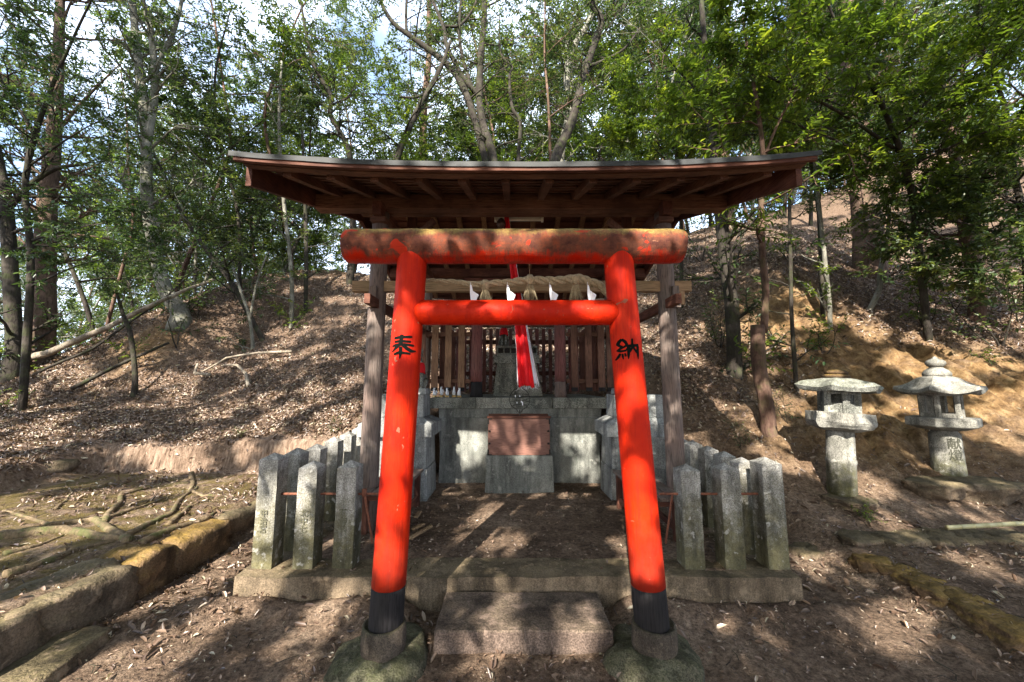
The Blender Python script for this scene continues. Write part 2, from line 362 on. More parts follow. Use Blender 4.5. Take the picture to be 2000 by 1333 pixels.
ctrl += [(-14, 14, 1.2), (-8, 17, 2.0), (-4, 20, 3.5), (-20, 9, .2), (0, 17, 5.0), (0, 26, 4), (8, 22, 8.5), (16, 13, 9.5), (14, 6, 5.2), (11, 3, 3), (9, 0, 1.0),
         (-5.6, 5.8, .66), (-4, 5.8, .68), (-2.4, 5.8, .70), (-6.2, 4.3, .52), (-9, 3.5, .5), (-13, 5, .5), (-6, 1, .3), (-30, 20, -2), (30, 20, 12), (30, 0, 5), (-30, 0, -1),
         (0, 45, 2), (-30, 45, -4), (30, 45, 8), (0, -8, 0), (-15, -8, 0), (15, -8, 1),
         (2.3, 3, .1), (2.4, 4.5, .32), (3.6, 4.2, .30), (5.1, 4.5, .34), (0, 7.3, 1.35), (-1.5, 6.6, 1.1), (1.7, 6.6, 1.4), (0, 2, 0), (2, 1, 0), (-2, 1, 0), (4, 2.5, .08), (6, 2.5, .2)]
C = np.array(ctrl)
def tpsk(r2): return np.where(r2 > 1e-12, r2*np.log(r2+1e-12), 0)*.5
_n = len(C); _K = tpsk(((C[:, None, :2]-C[None, :, :2])**2).sum(2))+np.eye(_n)*.6
_A = np.zeros((_n+3, _n+3)); _A[:_n, :_n] = _K; _A[:_n, _n] = 1; _A[:_n, _n+1:] = C[:, :2]; _A[_n, :_n] = 1; _A[_n+1:, :_n] = C[:, :2].T
_w = np.linalg.solve(_A, np.concatenate([C[:, 2], np.zeros(3)]))
def tps(x, y):
    out = np.empty(x.shape)
    xf = x.ravel(); yf = y.ravel(); o = out.ravel()
    for i in range(0, len(xf), 40000):
        d = (xf[i:i+40000, None]-C[None, :, 0])**2+(yf[i:i+40000, None]-C[None, :, 1])**2
        o[i:i+40000] = tpsk(d)@_w[:_n]+_w[_n]+xf[i:i+40000]*_w[_n+1]+yf[i:i+40000]*_w[_n+2]
    return o.reshape(x.shape)
def sst(a, b, x):
    t = np.clip((x-a)/(b-a), 0, 1); return t*t*(3-2*t)
def Hz(x, y, fine=True):
    x = np.asarray(x, float); y = np.asarray(y, float)
    wob = (fbm(x*1.2, y*1.2, 3, 5)-.5)
    U = np.maximum(tps(x, y), -3)
    far = sst(5, 9, y)
    U = U+(fbm(x*.8, y*.8, 4, 2)-.5)*.35*sst(5.6, 7.5, y)*(1-sst(14, 20, y)*.5)+(fbm(x*3, y*3, 3, 9)-.5)*.10*sst(4.6, 6, y)
    # forecourt
    Fc = .03*(fbm(x*.9, y*.9, 3, 3)-.5)*2
    # left terrace and the bank behind it
    left = sst(-2.62, -2.78, x)*1.0
    terr = .27+(fbm(x*1.5, y*1.5, 4, 4)-.5)*.10
    bank = np.maximum(sst(5.53, 5.62, y+wob*.35+(fbm(x*5, y*0, 2, 44)-.5)*.12), sst(-5.75, -6.0, x+wob*.5))
    Lz = terr*(1-bank)+U*bank
    # right of the path
    right = sst(2.62, 2.95, x)
    stp = sst(3.40, 3.72, y+wob*.35)
    Rl = (.05+.02*x)*(1-stp)+U*stp
    # middle: forecourt, then beside/behind the platform
    mid_u = sst(3.2, 6.2, y)
    Mz = Fc*(1-mid_u)+U*mid_u
    Mz = np.where(y > 5.6, U, Mz*(1-sst(4.8, 5.6, y))+U*sst(4.8, 5.6, y))
    plat = sst(-1.90, -1.84, x)*sst(1.99, 1.93, x)*sst(2.78, 2.82, y)*sst(5.62, 5.5, y)
    Mz = Mz*(1-plat)+(.185+.015*(fbm(x*2, y*2, 3, 6)-.5)*2)*plat
    inpl = sst(-1.3, -1.2, x)*sst(1.5, 1.4, x)*sst(5.2, 5.25, y)*sst(7.1, 6.9, y)
    Mz = Mz*(1-inpl)+.2*inpl
    z = Mz*(1-left)*(1-right)+Lz*left+Rl*right*(1-left)
    z = z+.075*np.exp(-((y-2.70)/.13)**2)*sst(2.35, 2.05, np.abs(x))*sst(.60, .78, np.abs(x-.02))*(.4+1.2*fbm(x*3, y*3, 2, 8))*(y < 2.76)
    if fine:
        z = z+(fbm(x*9, y*9, 3, 11)-.5)*.022*(1-plat*.6)+(fbm(x*28, y*28, 2, 12)-.5)*.008
        # runnels in the clay cut
        cl = clay_w(x, y)
        z = z+cl*(np.abs(fbm(x*4.5, y*2.2, 4, 21)-.5)*.75-.13+(fbm(x*11, y*8, 3, 22)-.5)*.10)
    return z
def clay_w(x, y):
    a = np.exp(-(((x-6.6)/2.8)**2+((y-5.75)/.95)**2))*1.2            # behind the lanterns
    b = np.exp(-(((x-5.4)/1.7)**2+((y-7.5)/.9)**2))*1.0          # brow between the trunks
    c = np.exp(-(((x+5.6)/.8)**2+((y-12.0)/.6)**2))*.8+np.exp(-(((x+8.3)/.9)**2+((y-8.6)/.6)**2))*.9
    d = np.exp(-(((x-4.4)/1.3)**2+((y-5.0)/.5)**2))*.6
    return np.clip(a+b+c+d, 0, 1)
def hz(x, y): return float(Hz(np.array([x]), np.array([y]))[0])
def axis(*seg):
    out = []
    for a, b, s in seg: out += list(np.arange(a, b-1e-9, s))
    return np.array(out+[seg[-1][1]])
gx = axis((-60, -14, 1.2), (-14, -7, .12), (-7, 7.5, .045), (7.5, 14, .12), (14, 60, 1.2))
gy = axis((-14, 0, .6), (0, 1.2, .12), (1.2, 7.2, .04), (7.2, 14, .10), (14, 60, 1.0))
GX, GY = np.meshgrid(gx, gy); GZ_ = Hz(GX, GY)
nx, ny = len(gx), len(gy)
me = bpy.data.meshes.new('ground')
idx = np.arange(nx*ny).reshape(ny, nx)
quads = np.stack([idx[:-1, :-1], idx[:-1, 1:], idx[1:, 1:], idx[1:, :-1]], -1).reshape(-1, 4)
def np_mesh(me, V, Q):
    me.vertices.add(len(V)); me.vertices.foreach_set('co', V.astype(np.float32).ravel())
    k = Q.shape[1]; me.loops.add(Q.size); me.loops.foreach_set('vertex_index', Q.astype(np.int32).ravel())
    me.polygons.add(len(Q)); me.polygons.foreach_set('loop_start', np.arange(0, Q.size, k, dtype=np.int32))
    me.update(calc_edges=True)
np_mesh(me, np.stack([GX, GY, GZ_], -1).reshape(-1, 3), quads)
me.polygons.foreach_set('use_smooth', np.ones(len(quads), bool))
def cut_w(x, y):
    return np.clip(sst(5.36, 5.46, y)*sst(5.86, 5.72, y)*sst(-6.2, -5.9, x)*sst(-1.7, -2.0, x)+sst(-5.55, -5.65, x)*sst(-6.25, -6.1, x)*sst(3.8, 4.2, y)*sst(5.6, 5.4, y)*.5, 0, 1)
def litter_w(x, y):
    up = np.maximum(sst(5.5, 5.9, y), sst(-5.8, -6.1, x))
    r = sst(4.6, 6.2, y)*sst(2.2, 2.8, x)
    w = np.where(x > 2.2, r, up)
    return np.clip(w*(1-np.clip(clay_w(x, y)*1.12, 0, 1)), 0, 1)
def moss_w(x, y):
    lt = sst(-2.7, -2.9, x)*sst(-5.9, -5.6, x)*sst(5.5, 5.2, y)
    rr = sst(2.7, 2.9, x)*sst(3.9, 3.5, y)*sst(2.8, 3.3, y)*.6
    return np.clip(lt*.75+rr*.15, 0, 1)
for nm, fn in (('clay', clay_w), ('litter', litter_w), ('moss', moss_w), ('cut', cut_w)):
    at = me.attributes.new(nm, 'FLOAT', 'POINT'); at.data.foreach_set('value', fn(GX, GY).astype(np.float32).ravel())
me.materials.append(M['ground']); go = bpy.data.objects.new('ground', me); col.objects.link(go); go['kind'] = 'structure'
# ------------------------------------------------------------------ leaves
def leaf_mesh(name, pos, dr, nr, ln, wd, tint, mat, fold=.25, curl=.15):
    """pos: leaf base, dr: direction, nr: normal; each leaf two folded quads"""
    n = len(pos)
    dr = dr/np.linalg.norm(dr, axis=1, keepdims=True)
    sd = np.cross(dr, nr); sd /= (np.linalg.norm(sd, axis=1, keepdims=True)+1e-9); nn = np.cross(sd, dr)
    ln = ln[:, None]; wd = wd[:, None]
    base = pos; tip = pos+dr*ln-nn*ln*curl
    f = nn*wd*fold
    m = pos+dr*ln*.5
    V = np.stack([base, pos+dr*ln*.28+sd*wd*.42+f, pos+dr*ln*.64+sd*wd*.40+f-nn*ln*curl*.4, tip,
                  pos+dr*ln*.64-sd*wd*.40+f-nn*ln*curl*.4, pos+dr*ln*.28-sd*wd*.42+f], 1).reshape(-1, 3)
    i = np.arange(n)[:, None]*6
    Q = np.concatenate([i+np.array([[0, 1, 2, 3]]), i+np.array([[0, 3, 4, 5]])], 1).reshape(-1, 4)
    me = bpy.data.meshes.new(name); np_mesh(me, V, Q)
    at = me.attributes.new('tint', 'FLOAT', 'POINT'); at.data.foreach_set('value', np.repeat(tint, 6).astype(np.float32))
    me.materials.append(mat); return me
def link(me, name, parent=None, **k):
    o = bpy.data.objects.new(name, me); col.objects.link(o)
    if parent is not None: o.parent = parent
    tag(o, **k); return o
# leaf litter: heavy on the slopes
def scatter_litter(n, box, wfn, size, seed, lift=.012):
    r = np.random.default_rng(seed)
    x = r.uniform(box[0], box[1], n*3); y = box[2]+(box[3]-box[2])*r.random(n*3)**1.0
    k = r.random(n*3) < wfn(x, y); x = x[k][:n]; y = y[k][:n]; n = len(x)
    z = Hz(x, y); e = .05
    gxn = (Hz(x+e, y)-Hz(x-e, y))/(2*e); gyn = (Hz(x, y+e)-Hz(x, y-e))/(2*e)
    nr = np.stack([-gxn, -gyn, np.ones(n)], 1); nr /= np.linalg.norm(nr, axis=1, keepdims=True)
    nr = nr+r.normal(0, .55, (n, 3)); nr /= np.linalg.norm(nr, axis=1, keepdims=True)
    d = r.normal(0, 1, (n, 3)); d -= nr*(d*nr).sum(1, keepdims=True); d /= np.linalg.norm(d, axis=1, keepdims=True)
    ln = size[0]*.65+(size[1]-size[0]*.65)*r.beta(1.5, 2.6, n); wd = ln*r.uniform(.30, .48, n)
    pos = np.stack([x, y, z+lift+r.random(n)*.02], 1)-d*ln[:, None]*.5
    pos[:, 2] += np.maximum(0, -d[:, 2]*0)  # lies on the soil
    t = np.clip(r.beta(1.6, 2.2, n), 0, .92); t = np.where(r.random(n) < .05, .95, t)
    return pos, d, nr, ln, wd, t
def join(*a): return [np.concatenate(q) for q in zip(*a)]
sl = join(scatter_litter(95000, (-13, -1.4, 4.2, 13.5), lambda x, y: litter_w(x, y)*(.45+.55*sst(12, 6, y))*(.35+.65*sst(.36, .52, fbm(x*1.1, y*1.1, 3, 41))), (.045, .10), 1),
          scatter_litter(75000, (1.5, 13, 4.6, 14), lambda x, y: litter_w(x, y)*(.45+.55*sst(12, 6, y))*(.35+.65*sst(.36, .52, fbm(x*1.1, y*1.1, 3, 41))), (.045, .10), 2),
          scatter_litter(16000, (-1.6, 2.2, 7.0, 13), lambda x, y: litter_w(x, y), (.075, .15), 3))
link(leaf_mesh('leaf_litter', *sl, M['litter'], .35, .25), 'leaf_litter', label='carpet of brown fallen leaves over the wooded slopes', cat='leaf litter', kind='stuff')
dl = join(scatter_litter(22000, (-5, 6, 1.2, 5.4), lambda x, y: (.25+.75*sst(.42, .6, fbm(x*2.2, y*2.2, 3, 61)))*(1-litter_w(x, y))*(1-.6*((np.abs(x-.05) < 1.8)*(y > 2.8))), (.012, .04), 14, .003))
link(leaf_mesh('leaf_crumbs', *dl, M['litter'], .3, .2), 'leaf_crumbs', label='small crumbs of dry leaf and bark trodden into the bare soil', cat='leaf crumbs', kind='stuff')
tw = MB(); r_t = random.Random(77)
for k in range(420):
    x, y = r_t.uniform(-5, 5.5), r_t.uniform(1.3, 5.4); a = r_t.uniform(0, 3.14); L = r_t.uniform(.04, .16); z = hz(x, y)+.006
    tw.tube([(x, y, z), (x+math.cos(a)*L*.5, y+math.sin(a)*L*.5, z+.006), (x+math.cos(a+.3)*L, y+math.sin(a+.3)*L, hz(x+math.cos(a+.3)*L, y+math.sin(a+.3)*L)+.005)], [.0028, .0022, .0012], 4)
tag(tw.build('twig_litter', M['bark_dark']), 'thin dry twigs strewn over the bare soil', 'twigs', None, 'stuff')
def near_w(x, y):
    g = fbm(x*1.6, y*1.6, 3, 31); base = sst(.50, .68, g)
    edge = np.exp(-((x+2.45)/.22)**2)*.9*sst(2.3, 2.6, y)+np.exp(-(((np.abs(x-.02)-.62)/.12)**2+((y-2.35)/.22)**2))*1.2+np.exp(-((y-2.62)/.07)**2)*.35*(np.abs(x) < 2.2)
    pl = (np.abs(x-.05) < 1.9)*(y > 2.8)
    terr = (x < -2.7)*.45
    return np.clip((base*.42+.06+edge)*(1-pl*.62)+terr*base+terr*.35, 0, 1)
nl = join(scatter_litter(4200, (-6, 6.5, 1.3, 5.6), lambda x, y: near_w(x, y)*(1-litter_w(x, y)), (.045, .10), 4, .006))
link(leaf_mesh('scattered_leaves', *nl, M['litter'], .3, .25), 'scattered_leaves', label='loose dry leaves scattered over the bare soil forecourt and terrace', cat='fallen leaves', kind='stuff')
# ------------------------------------------------------------------ trees
class Tree:
    def __init__(s, seed): s.r = random.Random(seed); s.tb = MB(); s.lf = []; s.seed = seed
    def rv(s, k=1.0): return Vector((s.r.gauss(0, k), s.r.gauss(0, k), s.r.gauss(0, k)))
    def shoot(s, p, d, L, r, lvl, leaf, up=.15, bare=.0):
        n = 5 if lvl else 4; pts = [p.copy()]; rs = [r]; d = d.normalized(); q = p.copy()
        for i in range(n):
            d = (d+s.rv(.16)+Vector((0, 0, up*.25))).normalized(); q = q+d*L/n; pts.append(q.copy()); rs.append(max(r*(1-.8*(i+1)/n), .0025))
        s.tb.tube(pts, rs, 4 if lvl == 0 else 5, False)
        if lvl > 0:
            k = leaf.get('kids', 5)
            for j in range(k):
                t = s.r.uniform(.25, 1.0)*n; i = min(int(t), n-1); b = pts[i].lerp(pts[i+1], t-i)
                dd = (d+s.rv(.75)); dd.z *= .75
                s.shoot(b, dd, L*s.r.uniform(.42, .68), max(r*.45, .004), lvl-1, leaf, up)
        if lvl == 0 or leaf.get('all'):
            k = leaf['n']; tw_t = s.r.betavariate(2, 3)
            for j in range(k):
                t = (.15+.85*(j+.5)/k)*n; i = min(int(t), n-1); b = pts[i].lerp(pts[i+1], t-i)
                td = (pts[i+1]-pts[i]).normalized(); sgn = 1 if j % 2 else -1
                up_v = Vector((0, 0, 1))+s.rv(leaf.get('tilt', .45)); side = td.cross(up_v).normalized()*sgn
                ld = (td*leaf.get('fwd', .6)+side*.9+s.rv(.22)+Vector((0, 0, -leaf.get('droop', .15))))
                L_ = leaf['L']*s.r.uniform(.7, 1.15)
                s.lf.append((*b, *ld, *up_v, L_, L_*leaf.get('w', .38)*s.r.uniform(.85, 1.15), min(1, max(0, tw_t*.7+s.r.random()*.3+leaf.get('bias', 0)))))
    def trunk(s, pts, rs, seg=12, rough=.05):
        # smooth the path
        P_ = [Vector(p) for p in pts]; out = []; ro = []
        for i in range(len(P_)-1):
            a, b = P_[i], P_[i+1]; p0 = P_[i-1] if i else a*2-b; p3 = P_[i+2] if i+2 < len(P_) else b*2-a
            for k in range(4):
                t = k/4; out.append(.5*((2*a)+(b-p0)*t+(2*p0-5*a+4*b-p3)*t*t+(3*a-p0-3*b+p3)*t**3)); ro.append(rs[i]*(1-t)+rs[i+1]*t)
        out.append(P_[-1]); ro.append(rs[-1])
        ro = [x*(1+s.r.uniform(-rough, rough)) for x in ro]
        s.tb.tube(out, ro, seg, True, .03); return out, ro
    def parts(s, name_t, mat_b, mat_l, parent, leafname='crown', fold=.2):
        o = s.tb.build('trunk', mat_b, parent, smooth=True)
        if s.lf:
            A = np.array(s.lf); off = np.array(parent['_o']) if parent is not None else np.zeros(3)
            me = leaf_mesh('crown', A[:, 0:3]-off, A[:, 3:6], A[:, 6:9], A[:, 9], A[:, 10], A[:, 11], mat_l, fold)
            link(me, leafname, parent)
def px_tree(name, label, Y, stems, bark, leafm, leaf, shoots=(10, 1.2), cat='tree', group=None, seed=1, start=.35, lvl=1, flare=1.35, rise=.5, skip=0):
    t = Tree(seed); first = True; root = None
    for si, st in enumerate(stems):
        st = [(s_ if len(s_) > 3 else (*s_, Y)) for s_ in st]
        pts = [P(a, b, y) for a, b, w, y in st]; rs = [w/2/F*y*.98 for a, b, w, y in st]
        if first:
            b = pts[0]; z = hz(b.x, b.y)
            pts = [Vector((b.x, b.y, min(z, b.z)-.25))]+pts; rs = [rs[0]*flare]+rs
            root = thing(name, (b.x, b.y, z), label, cat, group); first = False
        out, ro = t.trunk(pts, rs)
        n = int(shoots[0]*max(.4, (out[-1]-out[0]).length/4)) if si >= skip else 0
        for k in range(n):
            f = start+(1-start)*(k+t.r.random())/n; i = min(int(f*(len(out)-1)), len(out)-2)
            a = t.r.uniform(0, 2*math.pi); d = Vector((math.cos(a), math.sin(a)*.8, rise*t.r.uniform(.3, 1.3)))
            t.shoot(out[i], d, shoots[1]*t.r.uniform(.6, 1.3), min(ro[i]*.45, .04), lvl, leaf)
    t.parts(name, bark, leafm, root); return root
LB = dict(n=11, L=.10, w=.40, kids=6)
B = M
px_tree('leaning_tree', 'pale-barked tree leaning over the left ridge, forked high up', 9, [
    [(352, 612, 32), (322, 565, 25), (302, 480, 22), (288, 400, 20), (286, 300, 19), (281, 200, 18), (271, 130, 16), (262, 40, 13), (255, -70, 10)],
    [(289, 275, 14), (301, 190, 14), (301, 120, 13), (290, 40, 11), (262, -50, 8)],
    [(301, 150, 9), (318, 105, 9), (342, 55, 8), (362, -30, 6)]], B['bark_pale'], B['leaf_bg'], LB, (9, 1.3), seed=11, start=.3)
px_tree('dark_tree', 'thick dark trunk at the far left with rough reddish bark', 8.6, [
    [(85, 650, 36), (88, 480, 32), (92, 400, 30), (103, 300, 25), (112, 150, 20), (118, 0, 15), (120, -90, 10)],
    [(100, 330, 9), (60, 250, 7), (20, 190, 5), (-30, 120, 3)], [(108, 260, 8), (170, 190, 5), (235, 125, 2)]],
    B['bark_cedar'], B['leaf_dark'], dict(LB, n=9, kids=5), (16, 1.4), seed=12, start=.25)
px_tree('dark_tree', 'dark trunk cut by the left edge of the picture', 8.0, [
    [(28, 690, 26), (22, 560, 23), (14, 430, 22), (2, 340, 18), (-30, 200, 14), (-60, 60, 10)],
    [(14, 410, 13), (60, 360, 10), (110, 330, 8), (170, 320, 5)]], B['bark_dark'], B['leaf_dark'], LB, (10, 1.3), seed=13, start=.15)
px_tree('many_stemmed_tree', 'dark many-stemmed tree spreading above the middle of the roof', 12.5, [
    [(962, 420, 24), (964, 315, 19), (944, 245, 17), (936, 189, 16), (940, 105, 14), (946, 35, 13), (944, -50, 9)],
    [(955, 340, 16), (946, 305, 15), (915, 196, 15), (880, 133, 13), (810, 77, 11), (768, 45, 9), (743, 0, 8), (735, -60, 6)],
    [(936, 189, 11), (904, 150, 10), (873, 91, 9), (866, 52, 8), (835, -20, 7)], [(869, 52, 6), (900, 49, 6), (929, 7, 5), (935, -40, 4)],
    [(925, 180, 9), (905, 120, 8), (897, 60, 7), (903, -30, 5)], [(795, 65, 7), (793, 40, 6), (795, -30, 5)]],
    B['bark_dark'], B['leaf_bg'], dict(LB, n=6), (4, 1.3), seed=14, start=.3)
px_tree('forked_tree', 'twisting forked tree above the roof, right of the many-stemmed one', 12, [
    [(1078, 420, 26), (1084, 315, 22), (1117, 238, 19), (1139, 150, 16), (1163, 80, 15), (1174, 38, 14), (1150, 0, 12), (1138, -50, 8)],
    [(1174, 38, 11), (1196, 30, 10), (1216, 17, 10), (1236, -25, 8)], [(1150, 130, 7), (1180, 118, 6), (1220, 95, 5), (1250, 55, 4)]],
    B['bark_dark'], B['leaf_bg'], dict(LB, n=6), (5, 1.2), seed=15, start=.3)
px_tree('slim_tree', 'straight grey tree standing just behind the forked one above the roof', 13.5, [
    [(1090, 420, 18), (1096, 300, 17), (1113, 210, 16), (1107, 150, 14), (1118, 98, 13), (1156, 31, 11), (1170, -40, 8)]], B['bark_pale'], B['leaf_bright'], dict(LB, n=8), (9, 1.3), seed=16, start=.2)
px_tree('slanting_tree', 'slim tree slanting right above the left half of the roof', 12, [
    [(765, 420, 15), (776, 311, 14), (810, 227, 13), (838, 175, 11), (862, 130, 9), (880, 80, 6)],
    [(838, 175, 6), (815, 190, 5), (780, 190, 4)]], B['bark_dark'], B['leaf_bg'], dict(LB, n=7), (7, 1.2), seed=17, start=.3)
px_tree('crooked_tree', 'crooked dark tree above the left end of the roof', 11, [
    [(690, 420, 12), (682, 301, 11), (662, 255, 10), (645, 224, 10), (645, 185, 9), (610, 120, 7), (590, 20, 5), (580, -40, 3)]], B['bark_dark'], B['leaf_bg'], LB, (9, 1.3), seed=18, start=.3)
px_tree('pine_tree', 'tall straight pine with reddish bark far behind the roof', 17, [
    [(827, 420, 18), (827, 315, 17), (828, 217, 15), (838, 105, 13), (838, 0, 11), (838, -60, 9)]], B['bark_red'], B['leaf_dark'], dict(LB, L=.14), (5, 1.5), seed=19, start=.4)
px_tree('thin_tree', 'thin bent tree right of the roof centre, in front of bright leaves', 12.5, [
    [(1012, 420, 9), (1012, 316, 8), (1016, 240, 8), (1000, 210, 7), (995, 150, 6), (1000, 130, 5), (978, 105, 4), (975, 30, 3)]], B['bark_dark'], B['leaf_bright'], dict(LB, n=8), (8, 1.0), seed=20, start=.25)
# right-hand trees
px_tree('slim_dark_tree', 'slim dark tree just right of the right grey porch post', 6.3, [
    [(1437, 812, 36), (1435, 731, 30), (1429, 598, 26), (1417, 509, 25), (1407, 411, 23), (1396, 300, 18), (1380, 150, 14), (1370, 0, 10)]], B['bark_dark'], B['leaf_dark'], dict(LB, L=.09), (7, 1.0), seed=21, start=.15, flare=1.1)
px_tree('stump_sprout_tree', 'reddish trunk with a cut top and a thin stem growing on from it', 5.1, [
    [(1506, 885, 30), (1496, 790, 27), (1482, 712, 26), (1479, 636, 25)],
    [(1491, 650, 14), (1496, 575, 13), (1489, 497, 12), (1487, 403, 11), (1490, 300, 9), (1478, 200, 8), (1462, 110, 6), (1450, 30, 4)],
    [(1488, 320, 6), (1520, 240, 5), (1560, 160, 4), (1580, 60, 3)]], B['bark_red'], B['leaf_bright'], dict(n=13, L=.115, w=.33, kids=5, fwd=.35, tilt=.3, all=1, bias=.08), (10, .95), seed=22, skip=1, start=.3, flare=1.1, rise=.25)
px_tree('cedar_tree', 'broad cedar trunk with furrowed bark on the right slope', 9, [
    [(1700, 545, 56), (1694, 430, 50), (1680, 330, 46), (1668, 230, 40), (1660, 60, 34), (1655, -80, 24)],
    [(1682, 300, 10), (1640, 200, 8), (1600, 120, 6)], [(1674, 200, 12), (1740, 110, 9), (1790, 20, 6)]], B['bark_cedar'], B['leaf_bg'], dict(LB, n=10), (13, 1.5), seed=23, start=.35)
px_tree('brown_tree', 'bare brown trunk below the leaves near the right edge', 7.2, [
    [(1908, 622, 27), (1909, 560, 24), (1893, 489, 22), (1881, 427, 20), (1868, 330, 17), (1850, 200, 13), (1840, 60, 9)]], B['bark_red'], B['leaf_bg'], dict(LB, L=.10, n=11, kids=6), (22, 1.35), seed=24, start=.4)
px_tree('sapling', 'pale sunlit sapling standing behind the left lantern', 6.9, [
    [(1621, 655, 9), (1620, 595, 8), (1612, 517, 8), (1600, 403, 7), (1590, 300, 5), (1600, 200, 4)]], B['bark_pale'], B['leaf_bright'], dict(LB, L=.09, n=10), (9, .8), seed=25, start=.3, cat='sapling')
px_tree('sapling', 'thin dark sapling between the reddish trunk and the lanterns', 5.9, [
    [(1554, 735, 8), (1546, 614, 7), (1544, 509, 7), (1542, 403, 6), (1545, 280, 5)]], B['bark_dark'], B['leaf_dark'], dict(LB, L=.09, n=8), (8, .7), seed=26, start=.2, cat='sapling')
px_tree('sapling', 'sapling leaning right beside the cedar trunk', 7.4, [
    [(1659, 677, 11), (1714, 575, 10), (1719, 536, 9), (1733, 458, 7), (1738, 400, 5)]], B['bark_pale'], B['leaf_bg'], LB, (6, .7), seed=27, start=.5, cat='sapling')
px_tree('distant_tree', 'orange-brown trunk up the slope behind the slim dark tree', 13.5, [
    [(1431, 480, 26), (1421, 415, 24), (1415, 300, 20), (1410, 100, 16)]], B['bark_red'], B['leaf_bg'], LB, (8, 1.4), seed=28, start=.4)
px_tree('sapling', 'thin grey sapling rising from the leaf litter near the left grey porch post', 9.6, [
    [(566, 682, 8), (570, 550, 8), (555, 400, 7), (545, 250, 6), (550, 120, 4)]], B['bark_pale'], B['leaf_bg'], LB, (7, .9), seed=29, start=.35, cat='sapling')
px_tree('sapling', 'straight dark sapling on the ridge under the left end of the roof', 10, [
    [(596, 640, 8), (598, 512, 8), (596, 400, 7), (590, 250, 5)]], B['bark_dark'], B['leaf_bg'], LB, (6, .9), seed=30, start=.4, cat='sapling')
px_tree('sapling', 'thin sapling leaning far left across the leaf slope', 9.2, [
    [(514, 668, 10), (450, 550, 9), (394, 475, 8), (349, 407, 7), (325, 350, 5), (300, 300, 4)]], B['bark_dark'], B['leaf_bg'], LB, (11, .9), seed=31, start=.3, cat='sapling')
px_tree('sapling', 'short bare sapling below the leaning tree on the left', 7.6, [
    [(264, 738, 9), (255, 655, 8), (240, 614, 7), (225, 560, 4)]], B['bark_dark'], B['leaf_bg'], LB, (3, .5), seed=32, start=.5, cat='sapling')
px_tree('sapling', 'forked sapling in the middle of the left leaf slope', 9.0, [
    [(495, 700, 7), (488, 625, 6), (470, 569, 5), (455, 520, 4)], [(488, 625, 5), (500, 560, 4), (520, 500, 3)]], B['bark_pale'], B['leaf_bg'], LB, (5, .6), seed=33, start=.3, cat='sapling')
# sprays of compound leaves hanging in from the upper right
def spray_tree(name, label, loc, stems, seed, leaf, n, L, mat, bark, rise=.1, lvl=2):
    t = Tree(seed); root = thing(name, loc, label, 'tree')
    for st in stems:
        out, ro = t.trunk([Vector(p[:3]) for p in st], [p[3] for p in st], 8)
        for k in range(n):
            f = .3+.7*(k+t.r.random())/n; i = min(int(f*(len(out)-1)), len(out)-2); a = t.r.uniform(0, 6.283)
            t.shoot(out[i], Vector((math.cos(a), math.sin(a), rise+t.r.gauss(0, .25))), L*t.r.uniform(.6, 1.25), min(ro[i]*.5, .02), lvl, leaf)
    t.parts(name, bark, mat, root)
b1 = P(1800, 560, 6.6); zb = hz(b1.x, b1.y)
spray_tree('broadleaf_tree', 'leafy tree whose long green sprays fill the upper right', (b1.x, b1.y, zb), [
    [(b1.x, b1.y, zb-.2, .06), (*P(1790, 450, 6.4), .05), (*P(1770, 330, 6.0), .045), (*P(1720, 200, 5.6), .035), (*P(1650, 80, 5.2), .02), (*P(1600, -30, 5), .01)],
    [(*P(1760, 300, 6), .03), (*P(1640, 220, 5.4), .022), (*P(1500, 150, 5), .014), (*P(1380, 90, 4.8), .006)],
    [(*P(1760, 250, 6), .03), (*P(1860, 150, 5.6), .022), (*P(1960, 60, 5.2), .012)],
    [(*P(1770, 330, 6), .02), (*P(1850, 290, 5.3), .015), (*P(1990, 230, 4.9), .008)],
    [(*P(1740, 330, 6), .02), (*P(1600, 260, 5.5), .014), (*P(1420, 200, 5.2), .008), (*P(1300, 150, 5.0), .004)]],
    41, dict(n=13, L=.10, w=.36, kids=5, fwd=.35, tilt=.35, bias=.0), 13, 1.0, M['leaf_bright'], M['bark_dark'])
b1 = P(1990, 560, 6.0); zb = hz(b1.x, b1.y)
spray_tree('broadleaf_tree', 'glossy-leaved tree against the right edge', (b1.x, b1.y, zb), [
    [(b1.x, b1.y, zb-.2, .05), (*P(2000, 450, 6.0), .045), (*P(1980, 330, 6.0), .04), (*P(1960, 200, 5.9), .03), (*P(1900, 60, 5.8), .015)],
    [(*P(1990, 400, 6), .02), (*P(1900, 350, 6), .012), (*P(1820, 340, 6), .006)], [(*P(1990, 470, 6), .02), (*P(1900, 440, 6), .012), (*P(1830, 430, 6.2), .006)],
    [(*P(1990, 500, 5.8), .015), (*P(1950, 510, 5.6), .01), (*P(1930, 530, 5.4), .005)]],
    42, dict(n=12, L=.085, w=.5, kids=5, bias=.05), 12, .85, M['leaf_bg'], M['bark_dark'])
b1 = P(1600, 540, 7.2); zb = hz(b1.x, b1.y)
